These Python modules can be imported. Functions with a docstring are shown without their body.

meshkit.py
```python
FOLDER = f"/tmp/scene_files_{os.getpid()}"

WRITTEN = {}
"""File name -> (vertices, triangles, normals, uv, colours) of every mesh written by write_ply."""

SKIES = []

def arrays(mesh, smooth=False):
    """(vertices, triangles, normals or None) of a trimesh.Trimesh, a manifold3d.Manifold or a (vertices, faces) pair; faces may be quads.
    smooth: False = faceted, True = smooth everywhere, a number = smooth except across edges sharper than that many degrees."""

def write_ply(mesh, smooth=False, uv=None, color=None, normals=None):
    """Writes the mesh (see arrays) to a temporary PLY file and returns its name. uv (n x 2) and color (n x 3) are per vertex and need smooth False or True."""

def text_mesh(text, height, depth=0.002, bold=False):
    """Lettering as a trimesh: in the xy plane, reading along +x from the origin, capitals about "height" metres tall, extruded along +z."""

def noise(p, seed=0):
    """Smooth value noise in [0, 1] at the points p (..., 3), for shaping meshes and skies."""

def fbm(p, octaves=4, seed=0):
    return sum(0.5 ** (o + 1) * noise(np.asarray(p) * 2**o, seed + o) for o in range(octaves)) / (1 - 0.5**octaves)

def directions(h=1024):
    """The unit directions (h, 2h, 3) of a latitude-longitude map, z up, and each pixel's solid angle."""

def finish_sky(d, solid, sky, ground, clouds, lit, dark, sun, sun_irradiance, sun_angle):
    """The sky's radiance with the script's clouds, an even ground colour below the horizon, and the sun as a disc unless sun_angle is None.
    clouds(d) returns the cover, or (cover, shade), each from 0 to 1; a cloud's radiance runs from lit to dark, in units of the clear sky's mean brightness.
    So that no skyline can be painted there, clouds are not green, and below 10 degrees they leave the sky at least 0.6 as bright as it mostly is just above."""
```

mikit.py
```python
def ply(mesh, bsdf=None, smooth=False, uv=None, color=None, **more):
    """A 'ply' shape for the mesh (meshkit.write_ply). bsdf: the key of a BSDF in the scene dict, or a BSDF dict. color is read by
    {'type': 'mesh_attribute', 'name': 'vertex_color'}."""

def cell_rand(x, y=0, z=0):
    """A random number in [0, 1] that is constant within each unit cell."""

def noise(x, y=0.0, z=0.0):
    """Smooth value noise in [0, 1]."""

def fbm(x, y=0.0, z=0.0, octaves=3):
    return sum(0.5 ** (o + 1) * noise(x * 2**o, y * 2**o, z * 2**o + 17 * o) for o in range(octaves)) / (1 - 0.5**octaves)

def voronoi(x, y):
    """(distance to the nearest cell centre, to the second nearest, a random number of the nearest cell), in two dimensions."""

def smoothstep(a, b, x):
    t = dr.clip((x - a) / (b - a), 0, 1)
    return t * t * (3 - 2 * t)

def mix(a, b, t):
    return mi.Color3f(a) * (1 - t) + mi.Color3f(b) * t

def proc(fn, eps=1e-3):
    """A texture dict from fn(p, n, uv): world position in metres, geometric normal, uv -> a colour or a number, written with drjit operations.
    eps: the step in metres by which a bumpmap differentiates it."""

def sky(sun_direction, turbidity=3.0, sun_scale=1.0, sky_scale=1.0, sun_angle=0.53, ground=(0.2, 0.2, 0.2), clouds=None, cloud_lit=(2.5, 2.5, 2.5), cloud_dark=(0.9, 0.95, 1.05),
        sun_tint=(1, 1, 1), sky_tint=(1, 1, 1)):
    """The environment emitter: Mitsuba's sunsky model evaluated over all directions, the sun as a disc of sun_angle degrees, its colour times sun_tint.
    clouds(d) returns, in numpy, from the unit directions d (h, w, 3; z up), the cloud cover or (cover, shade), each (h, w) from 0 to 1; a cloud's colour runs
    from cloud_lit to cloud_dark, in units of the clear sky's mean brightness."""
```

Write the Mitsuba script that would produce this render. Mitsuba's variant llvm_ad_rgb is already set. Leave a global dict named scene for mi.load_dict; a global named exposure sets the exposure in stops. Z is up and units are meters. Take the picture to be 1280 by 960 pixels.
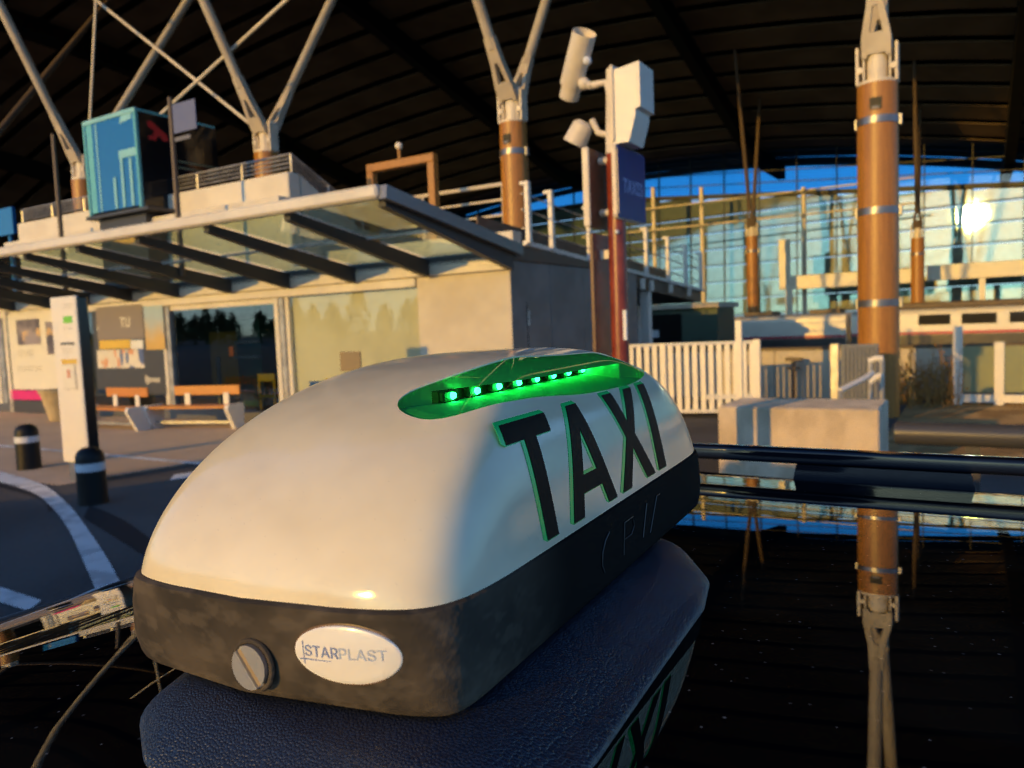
import math, random
import numpy as np, trimesh, mitsuba as mi, mikit, meshkit
import drjit as dr
import manifold3d as m3
from shapely.geometry import Polygon, LineString, Point
from mikit import proc, noise, fbm, voronoi, smoothstep, mix
random.seed(7); rng = np.random.default_rng(7)
T = mi.ScalarTransform4f
scene, labels = {}, {}
exposure = 1.85

# ------------------------------------------------------------------ camera
FPX, CXP, CYP = 961.0, 640.0, 480.0            # focal length in photograph pixels (1280 x 960)
_n = np.array([.0406, .996, .0766]); _n /= np.linalg.norm(_n)
_fw = np.array([0, 0, 1.]) - _n * _n[2]; _fw /= np.linalg.norm(_fw)
_rt = np.cross(_n, _fw)
YAW = math.radians(31.0)
CM = np.outer([-math.sin(YAW), math.cos(YAW), 0], _fw) + np.outer([math.cos(YAW), math.sin(YAW), 0], _rt) + np.outer([0, 0, 1.], -_n)
EYE = np.array([0, 0, 1.72])
look = CM[:, 2]
scene['camera'] = {'type': 'thinlens', 'fov': math.degrees(2 * math.atan(640 / FPX)), 'fov_axis': 'x', 'near_clip': 0.02, 'far_clip': 3000.0,
                   'to_world': T().look_at(origin=EYE.tolist(), target=(EYE + look).tolist(), up=(-CM[:, 1]).tolist()),
                   'aperture_radius': 0.0009, 'focus_distance': 0.40}
# ------------------------------------------------------------------ light
SUN = (-math.sin(math.radians(14.3)) * math.cos(math.radians(9.3)), -math.cos(math.radians(14.3)) * math.cos(math.radians(9.3)), math.sin(math.radians(9.3)))
scene['sky'] = mikit.sky(SUN, turbidity=3.0, sun_scale=1.0, sky_scale=2.2, sun_angle=0.55, ground=(.16, .15, .14), sky_tint=(.50, .84, 1.5), sun_tint=(.95, .87, .33))


def ray(px, py): return CM @ np.array([(px - CXP) / FPX, (py - CYP) / FPX, 1.])
def onX(px, py, X): d = ray(px, py); return EYE + d * (X - EYE[0]) / d[0]
def onY(px, py, Y): d = ray(px, py); return EYE + d * (Y - EYE[1]) / d[1]
def onZ(px, py, Z=0.): d = ray(px, py); return EYE + d * (Z - EYE[2]) / d[2]


# ------------------------------------------------------------------ helpers
used = {}
def numbered(key):
    n = used.get(key, -1) + 1; used[key] = n
    return key if n == 0 else f'{key}_{n:03d}'
def thing(name, label=None, cat=None, group=None, kind=None):
    k = numbered(name); labels[k] = {}
    if label: labels[k]['label'] = label
    if cat: labels[k]['category'] = cat
    if group: labels[k]['group'] = group
    if kind: labels[k]['kind'] = kind
    return k
def part(parent, name, mesh, bsdf, smooth=30, label=None, kind=None, **kw):
    k = numbered(f'{parent}__{name}')
    scene[k] = mikit.ply(mesh, bsdf, smooth=smooth, **kw)
    if label or kind:
        labels[k] = {}
        if label: labels[k]['label'] = label
        if kind: labels[k]['kind'] = kind
    return k
def whole(name, mesh, bsdf, label, cat, smooth=30, group=None, kind=None, **kw):
    k = thing(name, label, cat, group, kind)
    scene[k] = mikit.ply(mesh, bsdf, smooth=smooth, **kw)
    return k
cat_ = trimesh.util.concatenate
def box(x0, x1, y0, y1, z0, z1, c=0.0):
    x0, x1 = sorted((x0, x1)); y0, y1 = sorted((y0, y1)); z0, z1 = sorted((z0, z1))
    if c <= 0:
        m = trimesh.creation.box((x1 - x0, y1 - y0, z1 - z0)); m.apply_translation(((x0 + x1) / 2, (y0 + y1) / 2, (z0 + z1) / 2)); return m
    c = min(c, .45 * min(x1 - x0, y1 - y0, z1 - z0)); P = []
    for sx in (0, 1):
        for sy in (0, 1):
            for sz in (0, 1):
                q = np.array([(x0, x1)[sx], (y0, y1)[sy], (z0, z1)[sz]]); s = np.array([1 - 2 * sx, 1 - 2 * sy, 1 - 2 * sz]) * c
                P += [q + s * [0, 1, 1], q + s * [1, 0, 1], q + s * [1, 1, 0]]
    return trimesh.convex.convex_hull(np.array(P))
def frame_of(d):
    d = np.asarray(d, float); d = d / np.linalg.norm(d)
    a = np.cross(d, [0, 0, 1.] if abs(d[2]) < .9 else [1., 0, 0]); a /= np.linalg.norm(a)
    return d, a, np.cross(d, a)
def tube(pts, r, n=12, caps=True):
    P = np.asarray(pts, float); r = np.broadcast_to(np.asarray(r, float), (len(P),))
    t = np.gradient(P, axis=0); V = []
    _, a, _ = frame_of(t[0])
    for p, d, q in zip(P, t, r):
        d = d / np.linalg.norm(d); a = a - d * (a @ d); a /= np.linalg.norm(a); b = np.cross(d, a)
        w = np.arange(n) * 2 * np.pi / n
        V.append(p + q * (np.cos(w)[:, None] * a + np.sin(w)[:, None] * b))
    V = np.vstack(V); F = []
    for i in range(len(P) - 1):
        for j in range(n):
            k = (j + 1) % n; F += [[i * n + j, i * n + k, (i + 1) * n + k], [i * n + j, (i + 1) * n + k, (i + 1) * n + j]]
    if caps:
        V = np.vstack([V, P[0], P[-1]]); m = len(P) * n
        for j in range(n):
            k = (j + 1) % n; F += [[m, k, j], [m + 1, (len(P) - 1) * n + j, (len(P) - 1) * n + k]]
    return trimesh.Trimesh(V, F, process=False)
def lathe(prof, n=32, center=(0, 0, 0)):
    prof = np.asarray(prof, float); m = tube_ring(prof, n); m.apply_translation(center); return m
def tube_ring(prof, n):
    w = np.arange(n) * 2 * np.pi / n; V = np.vstack([np.stack([r * np.cos(w), r * np.sin(w), np.full(n, z)], 1) for r, z in prof]); F = []
    for i in range(len(prof) - 1):
        for j in range(n):
            k = (j + 1) % n; F += [[i * n + j, i * n + k, (i + 1) * n + k], [i * n + j, (i + 1) * n + k, (i + 1) * n + j]]
    V = np.vstack([V, [0, 0, prof[0][1]], [0, 0, prof[-1][1]]]); m = len(prof) * n
    for j in range(n):
        k = (j + 1) % n; F += [[m, k, j], [m + 1, (len(prof) - 1) * n + j, (len(prof) - 1) * n + k]]
    return trimesh.Trimesh(V, F, process=False)
def bar(p0, p1, w, h):
    """A straight bar of width w (sideways) and height h between two points."""
    p0, p1 = np.asarray(p0, float), np.asarray(p1, float); d, a, b = frame_of(p1 - p0)
    V = [p + s * a * w / 2 + t * b * h / 2 for p in (p0, p1) for s in (-1, 1) for t in (-1, 1)]
    return trimesh.convex.convex_hull(np.array(V))
def extr(poly, depth, axes, org=(0, 0, 0)):
    """Polygon (u, v) extruded by depth along w; axes = (u, v, w) as 3-vectors."""
    poly = poly if isinstance(poly, Polygon) else Polygon(poly)
    m = trimesh.creation.extrude_polygon(poly, depth, engine='earcut'); A = np.array(axes, float)
    m.vertices = m.vertices @ A + np.asarray(org, float)
    if np.linalg.det(A) < 0: m.invert()
    return m
XZ = ((1, 0, 0), (0, 0, 1), (0, -1, 0)); YZ = ((0, 1, 0), (0, 0, 1), (1, 0, 0))
def to_man(m):
    m = m.copy(); m.merge_vertices()
    return m3.Manifold(m3.Mesh(np.asarray(m.vertices, np.float32), np.asarray(m.faces, np.uint32)))
def from_man(x):
    q = x.to_mesh(); return trimesh.Trimesh(q.vert_properties[:, :3], q.tri_verts, process=False)
def grid(U, V, fn):
    uu, vv = np.meshgrid(U, V, indexing='ij'); P = fn(uu, vv).reshape(-1, 3); n = len(V)
    i, j = np.meshgrid(np.arange(len(U) - 1), np.arange(n - 1), indexing='ij')
    q = np.stack([i * n + j, (i + 1) * n + j, (i + 1) * n + j + 1, i * n + j + 1], -1).reshape(-1, 4)
    return trimesh.Trimesh(P, np.vstack([q[:, [0, 1, 2]], q[:, [0, 2, 3]]]), process=False)
def slab(m, t):
    """A sheet given thickness t downwards (closed)."""
    V = m.vertices; n = len(V); e = m.edges_sorted; u, c = np.unique(e, axis=0, return_counts=True)
    d = {tuple(x) for x in u[c == 1]}; F = [m.faces, m.faces[:, ::-1] + n]; S = []
    for a, b in m.edges:
        if tuple(sorted((a, b))) in d: S += [[b, a, a + n], [b, a + n, b + n]]
    return trimesh.Trimesh(np.vstack([V, V - [0, 0, t]]), np.vstack(F + [np.array(S)]), process=False)
def flat(poly, z):
    poly = poly if isinstance(poly, Polygon) else Polygon(poly)
    v, f = trimesh.creation.triangulate_polygon(poly, engine='earcut')
    m = trimesh.Trimesh(np.column_stack([v, np.full(len(v), z)]), f, process=False)
    if m.face_normals[:, 2].mean() < 0: m.invert()
    return m
def rot_z(m, a, c=(0, 0, 0)):
    m = m.copy(); m.apply_transform(trimesh.transformations.rotation_matrix(a, [0, 0, 1], c)); return m

# ------------------------------------------------------------------ materials
def rgb(*c): return {'type': 'rgb', 'value': list(c)}
def mat(key, col, rough=.6, spec=.5, metal=0., bump=None, bscale=.001, **kw):
    d = {'type': 'principled', 'base_color': rgb(*col) if isinstance(col, tuple) else col, 'roughness': rough if not callable(rough) else proc(rough), 'specular': spec, 'metallic': metal, **kw}
    if bump is not None: d = {'type': 'bumpmap', 'arbitrary': bump, 'scale': bscale, 'bsdf': d}
    scene[key] = {'type': 'twosided', 'bsdf': d}
    return key
def spotted(a, b, f, lo=.3, hi=.7, oct=4, sz=1.0):
    return proc(lambda p, n, uv: mix(a, b, smoothstep(lo, hi, fbm(p.x * f, p.y * f, p.z * f * sz, oct))))
mat('asphalt', proc(lambda p, n, uv: mix((.055, .052, .05), (.105, .098, .092), smoothstep(.3, .7, fbm(p.x * .6, p.y * .6, 0, 4)) * .6 + noise(p.x * 60, p.y * 60) * .4)), .85, .3,
    bump=proc(lambda p, n, uv: noise(p.x * 90, p.y * 90), eps=.003), bscale=.004)
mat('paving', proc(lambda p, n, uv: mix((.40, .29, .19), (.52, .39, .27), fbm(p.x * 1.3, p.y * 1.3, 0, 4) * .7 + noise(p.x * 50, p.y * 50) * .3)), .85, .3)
mat('road_paint', spotted((.42, .42, .41), (.66, .66, .64), 6., .25, .6), .7)
mat('shade_strip_dark', (.02, .02, .022), .8, .3)  # near black for the strips that stand in for shadow
mat('earth', spotted((.22, .14, .06), (.36, .24, .11), 3.), .95, .1)
mat('gravel', spotted((.1, .09, .08), (.2, .18, .16), 9.), .95, .1)
mat('render_wall', spotted((.52, .47, .40), (.60, .55, .47), 1.5), .8, .3)
mat('cream', spotted((.60, .55, .46), (.68, .63, .53), 2.), .6, .4)
mat('dark_cladding', spotted((.15, .145, .14), (.20, .19, .185), 2.), .5)
mat('concrete', proc(lambda p, n, uv: mix((.50, .40, .27), (.68, .56, .40), smoothstep(.25, .75, fbm(p.x * 5, p.y * 5, p.z * 2.5, 5))) * (.86 + .14 * noise(p.x * 150, p.y * 150, p.z * 150))), .9, .2,
    bump=proc(lambda p, n, uv: fbm(p.x * 60, p.y * 60, p.z * 60, 3), eps=.004), bscale=.004)
mat('noise_wall', proc(lambda p, n, uv: mix((.50, .44, .33), (.58, .52, .40), fbm(p.x * 2, p.y * 2, p.z * 3, 4))), .9, .2)
mat('white_paint', (.74, .70, .62), .45)
mat('cream_steel', spotted((.60, .53, .43), (.68, .61, .50), 3.), .45)
mat('strut_steel', spotted((.44, .38, .30), (.52, .46, .37), 2.), .5)
mat('gutter', spotted((.58, .54, .47), (.66, .62, .54), 2.), .4)
mat('grey_steel', (.22, .22, .23), .35, .5, .7)
mat('galv', spotted((.34, .33, .32), (.5, .49, .47), 6.), .4, .5, .6)
mat('dark_steel', (.035, .035, .038), .45)
mat('beam_grey', (.035, .036, .038), .5)
mat('brown_steel', (.10, .07, .05), .5)
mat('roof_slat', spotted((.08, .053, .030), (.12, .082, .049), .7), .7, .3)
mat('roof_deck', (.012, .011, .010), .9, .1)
mat('glulam', proc(lambda p, n, uv: mix((.30, .118, .018), (.46, .215, .042), fbm(p.x * 26, p.y * 26, p.z * .9, 4)) * (.85 + .15 * noise(p.x * 90, p.y * 90, p.z * 3))), .42, .5)
mat('bench_wood', proc(lambda p, n, uv: mix((.46, .17, .035), (.62, .26, .06), fbm(p.x * 4, p.y * 40, p.z * 40, 3))), .4)
mat('red_paint', spotted((.17, .028, .016), (.24, .045, .025), 5.), .35)
mat('brown_plate', spotted((.09, .045, .03), (.13, .065, .042), 4.), .45)
mat('sign_blue', (.008, .022, .16), .25, .6)
mat('sign_letter', (.24, .30, .55), .4)
mat('black_gloss', (.008, .008, .009), .18)
mat('black_matt', (.008, .008, .008), .5, .3)
mat('band_white', (.66, .68, .70), .45)
mat('yellow', (.62, .40, .012), .4)
mat('blue_plastic', (.02, .08, .32), .4)
mat('orange', (.65, .18, .02), .4)
mat('interior_dark', (.035, .042, .045), .8)
mat('interior_floor', (.06, .06, .06), .6)
mat('screen_green', (.07, .19, .15), .3)
mat('blind', spotted((.54, .485, .38), (.62, .56, .45), .9), .7)
mat('shadow_brown', (.38, .26, .19), .7)
mat('planter', spotted((.40, .31, .17), (.50, .39, .22), 5.), .7)
mat('magenta', (.62, .015, .19), .5)
mat('lift_blue', (.008, .115, .34), .05, .7)
mat('lift_frame', (.12, .42, .46), .3)
mat('lift_pale', (.22, .50, .55), .35)
mat('lift_dark', (.006, .006, .008), .12)
mat('lift_core', (.12, .16, .10), .4)
mat('emblem_red', (.45, .008, .012), .4)
mat('flag_blue', (.10, .12, .24), .5)
mat('flag_text', (.12, .12, .14), .5)
mat('train_white', (.76, .71, .62), .25, .6)
mat('train_red', (.42, .02, .05), .3)
mat('train_grey', (.055, .05, .05), .35)
mat('train_window', (.03, .028, .025), .05, .9)
mat('shed_green', (.05, .085, .055), .6)
mat('twig', (.34, .19, .06), .9, .1)
mat('tube_black', (.06, .06, .062), .36, .5)
mat('pale_glass_panel', (.26, .28, .17), .12, .6)
mat('blue_grey', (.11, .13, .18), .5)
mat('foliage', spotted((.020, .036, .012), (.055, .085, .028), .5), .8, .2)
mat('bark', (.06, .045, .03), .9, .1)
mat('car_grey', (.05, .055, .06), .25, .6)
mat('car_glass', (.01, .011, .012), .05, .9)
mat('rubber', (.015, .015, .015), .8)
mat('hub', (.4, .4, .42), .3, .5, .8)
# curtain-wall glass: mirror-coated lower panes, blue see-through upper panes
scene['mirror_glass'] = {'type': 'twosided', 'bsdf': {'type': 'blendbsdf', 'weight': .20,
    'a': {'type': 'principled', 'base_color': rgb(.016, .055, .065), 'roughness': .4},
    'b': {'type': 'blendbsdf', 'weight': .018, 'a': {'type': 'roughconductor', 'distribution': 'beckmann', 'alpha': .0032, 'specular_reflectance': rgb(.52, .93, 1.0)},
          'b': {'type': 'roughconductor', 'alpha': .05, 'specular_reflectance': rgb(1., .9, .7)}}}}
scene['blue_glass'] = {'type': 'thindielectric', 'int_ior': 1.5, 'specular_transmittance': rgb(.06, .36, .62)}
scene['window_glass'] = {'type': 'thindielectric', 'int_ior': 1.7, 'specular_transmittance': rgb(.44, .52, .48)}
scene['clear_window'] = {'type': 'thindielectric', 'int_ior': 1.5, 'specular_transmittance': rgb(.86, .92, .86)}
scene['canopy_glass'] = {'type': 'blendbsdf', 'weight': .06, 'a': {'type': 'thindielectric', 'int_ior': 1.6, 'specular_transmittance': rgb(.74, .93, .76)}, 'b': {'type': 'twosided', 'bsdf': {'type': 'diffuse', 'reflectance': rgb(.62, .66, .50)}}}
scene['clear_lens'] = {'type': 'thindielectric', 'int_ior': 1.49, 'specular_transmittance': rgb(.22, .82, .42)}
# taxi paint: black lacquer with settled dust specks
def specks(p, n, uv):
    d, _, r = voronoi(p.x * 75, p.y * 75)
    d2, _, r2 = voronoi(p.x * 46 + 7.3, p.y * 46 + 1.7)
    s = smoothstep(.075, .02, d) * dr.select(r > .82, 1., 0.) * .12 + smoothstep(.05 * r2, .01, d2) * dr.select(r2 > .5, 1., 0.) * .35
    return mix(mix((.0016, .0017, .0025), (.006, .0058, .0055), smoothstep(.45, .7, fbm(p.x * 9, p.y * 22, 0., 4))), (.55, .52, .45), s)
scene['taxi_paint'] = {'type': 'twosided', 'bsdf': {'type': 'bumpmap', 'arbitrary': proc(lambda p, n, uv: noise(p.x * 26, p.y * 26, 3.) + .25 * noise(p.x * 90, p.y * 90, 5.), eps=.002), 'scale': .000012,
    'bsdf': {'type': 'plastic', 'int_ior': 2.0, 'diffuse_reflectance': proc(specks)}}}
mat('rail_black', (.004, .005, .009), .05, .6)
# roof sign
def dome_specks(p):
    d, _, w = voronoi((p.x + .4 * p.z) * 170, (p.y + .7 * p.z) * 170)
    return smoothstep(.10, .03, d) * dr.select(w > .8, 1., 0.)
scene['dome_white'] = {'type': 'twosided', 'bsdf': {'type': 'bumpmap', 'arbitrary': proc(lambda p, n, uv: fbm(p.x * 30, p.y * 30, p.z * 30, 2) + .04 * noise(p.y * 26 + p.z * 8, p.z * 900 - p.y * 260, p.x * 300), eps=.0006), 'scale': .0003,
    'bsdf': {'type': 'roughplastic', 'int_ior': 1.52, 'alpha': .018, 'nonlinear': False, 'diffuse_reflectance': proc(lambda p, n, uv: mix((.70, .61, .41), (.77, .685, .48), smoothstep(.3, .7, fbm(p.x * 22, p.y * 22, p.z * 30, 4))) * (1 - .07 * dome_specks(p)))}}}
def dust(p, n, uv):
    a = smoothstep(.36, .68, fbm(p.x * 30, p.y * 30, p.z * 22, 4)); b = smoothstep(.45, .7, fbm(p.x * 120 + 3, p.y * 120, p.z * 160, 3))
    end = smoothstep(.30, .22, p.y - .0447 * p.x)          # dust on the near end; long side coloured blacker to carry its shade
    return mix((.0045, .0045, .0045), mix(mix((.040, .034, .027), (.080, .064, .047), a), (.12, .098, .072), b * .4), end)
mat('skirt_rubber', proc(dust), .7, .08, bump=proc(lambda p, n, uv: fbm(p.x * 500, p.y * 500, p.z * 500, 2), eps=.0004), bscale=.0006)
mat('mark_relief', (.02, .02, .02), .4)
def pebble(p, n, uv):
    d1, d2, r = voronoi(p.x * 620 + .6 * p.z * 620, p.y * 620 + .5 * p.z * 620)
    return smoothstep(0., .45, d2 - d1)
mat('pad_vinyl', proc(lambda p, n, uv: mix((.009, .012, .024), (.014, .019, .034), fbm(p.x * 40, p.y * 40, 0, 3))), .38, .8, bump=proc(pebble, eps=.0002), bscale=.0003)
mat('letter_black', (.004, .004, .004), .5, .08)
mat('badge_face', (.74, .70, .60), .15, .6, clearcoat=.6)
mat('badge_rim', (.16, .09, .05), .35)
mat('badge_blue', (.20, .25, .42), .4)
mat('badge_grey', (.46, .50, .55), .4)
mat('screw_steel', (.50, .48, .45), .42, .5, .9, bump=proc(lambda p, n, uv: noise(p.x * 3000, p.z * 3000), eps=.0001), bscale=.00006)
mat('slot_glint', (.62, .43, .2), .35, .5, .7)  # gold tone paints the sunlight caught in the steel slot
mat('tray_white', (.30, .45, .34), .65, .3)
mat('led_board', (.02, .05, .03), .4)
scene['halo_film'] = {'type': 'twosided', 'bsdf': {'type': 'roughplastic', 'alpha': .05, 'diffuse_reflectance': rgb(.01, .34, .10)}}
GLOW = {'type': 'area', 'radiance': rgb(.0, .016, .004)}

# ------------------------------------------------------------------ setting
thing('ground', kind='structure'); scene['ground'] = mikit.ply(flat([(-500, -500), (500, -500), (500, 19), (-500, 19)], 0), 'asphalt')
thing('track_bed', kind='structure')
scene['track_bed'] = mikit.ply(cat_([flat([(-500, 19), (500, 19), (500, 43.6), (-500, 43.6)], -2.3), box(-500, 500, 18.8, 19, -2.31, -.01), box(-500, 500, 43.6, 43.8, -2.31, -.01)]), 'gravel')
thing('far_ground', kind='structure'); scene['far_ground'] = mikit.ply(flat([(-500, 43.6), (500, 43.6), (500, 900), (-500, 900)], 0), 'gravel')
YF = 10.4                                                   # plane of the pavilion front
thing('pavement', kind='structure')
scene['pavement'] = mikit.ply(flat([(-60, 4.75), (-9.5, 5.05), (-9.2, 6.72), (-6.2, 6.72), (-6.2, YF), (-60, YF)], .004), 'paving')  # front strip widened: pale colour stands for sunlit ground, edge imitates the shadow line
def band(pts_l, pts_r, z):
    a = np.array([onZ(*q)[:2] for q in pts_l]); b = np.array([onZ(*q)[:2] for q in pts_r])
    def dens(c):
        t = np.linspace(0, 1, len(c)); u = np.linspace(0, 1, 40)
        return np.stack([np.interp(u, t, c[:, k]) for k in (0, 1)], 1)
    from scipy.interpolate import PchipInterpolator
    u = np.linspace(0, 1, 40); f = lambda c: PchipInterpolator(np.linspace(0, 1, len(c)), c)(u)
    A, B = f(a), f(b); V = np.column_stack([np.vstack([A, B]), np.full(80, z)])
    F = [[i, i + 1, i + 41] for i in range(39)] + [[i, i + 41, i + 40] for i in range(39)]
    m = trimesh.Trimesh(V, F, process=False)
    if m.face_normals[:, 2].mean() < 0: m.invert()
    return m
thing('road_marking', kind='structure')
scene['road_marking'] = mikit.ply(band([(-60, 588), (0, 603), (40, 616), (64, 634), (84, 660), (104, 702), (122, 745), (140, 800)], [(-60, 578), (0, 590), (50, 605), (86, 632), (108, 660), (136, 702), (158, 745), (182, 800)], .008), 'road_paint')
labels['road_marking']['label'] = 'curved white line painted on the shaded asphalt'
thing('road_marking', kind='structure')
scene['road_marking_001'] = mikit.ply(flat([(-40, 6.62), (-7.2, 6.62), (-7.2, 6.76), (-40, 6.76)], .012), 'road_paint')
labels['road_marking_001']['label'] = 'thin straight pale line along the edge of the pavement'
thing('road_marking', kind='structure')
scene['road_marking_002'] = mikit.ply(cat_([band([(212, 601), (250, 596)], [(218, 594), (252, 589)], .009), band([(-20, 748), (35, 765)], [(-20, 728), (52, 752)], .009)]), 'road_paint')
labels['road_marking_002']['label'] = 'two short worn white dashes on the dark asphalt'
thing('shade_strips', kind='structure')
scene['shade_strips'] = mikit.ply(cat_([band([(104, 648), (150, 676), (190, 702), (220, 722)], [(112, 632), (150, 648), (190, 675), (240, 712)], .004), band([(-30, 600), (0, 609), (45, 622), (60, 640)], [(-30, 596), (0, 604.5), (40, 618), (66, 638)], .0045)]), 'shade_strip_dark')  # diagonal strip paints the dark shadow line leading from the bollard
labels['shade_strips']['label'] = 'dark strips painted on the asphalt, the diagonal one for a shadow'
thing('verge', kind='structure'); scene['verge'] = mikit.ply(flat([(-1.0, 9.6), (14, 9.6), (14, 15.8), (-1.0, 15.8)], .004), 'earth')
labels['verge']['label'] = 'strip of dry brown earth in front of the low wall'

# ------------------------------------------------------------------ great roof
def zr(Y):
    Y = np.asarray(Y, float)
    return np.where(Y > 44.5, 11.32 + .02 * (Y - 44.5), np.where(Y > 27, 11.2 + .235 * (45 - Y), 15.43 + .235 * 6 * (1 - np.exp(-(27 - Y) / 6.))))
def roofz(X, Y): return zr(Y) - .0053 * (np.asarray(X, float) + 19) ** 2
roof = thing('station_roof', 'vast dark vaulted canopy roof of ribbed slats over the station forecourt', 'roof')
XS = np.linspace(-95, 13, 40)
def strip(y0, y1, dz, t, tilt=0.):
    m = grid(XS, np.array([y0, y1]), lambda x, y: np.stack([x, y, roofz(x, y) + dz + tilt * (y - y0)], -1))
    return slab(m, t)
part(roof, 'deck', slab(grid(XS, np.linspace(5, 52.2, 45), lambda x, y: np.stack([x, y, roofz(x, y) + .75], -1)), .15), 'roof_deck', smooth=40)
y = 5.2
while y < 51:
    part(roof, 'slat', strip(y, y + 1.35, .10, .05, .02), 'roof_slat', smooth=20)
    y += 1.75
part(roof, 'edge_beam', strip(52.2, 52.8, .4, .3), 'dark_steel', smooth=20)
for xb in (-58, -46, -34, -22.3, -10.5, 1.5, 12):
    ys = np.linspace(5.2, 52, 32); zz = roofz(np.full(32, xb), ys)
    part(roof, 'rib', cat_([bar((xb, ys[i], zz[i] - .35), (xb, ys[i + 1] + .02, zz[i + 1] - .35), .45, .9) for i in range(31)]), 'roof_deck')

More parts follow.
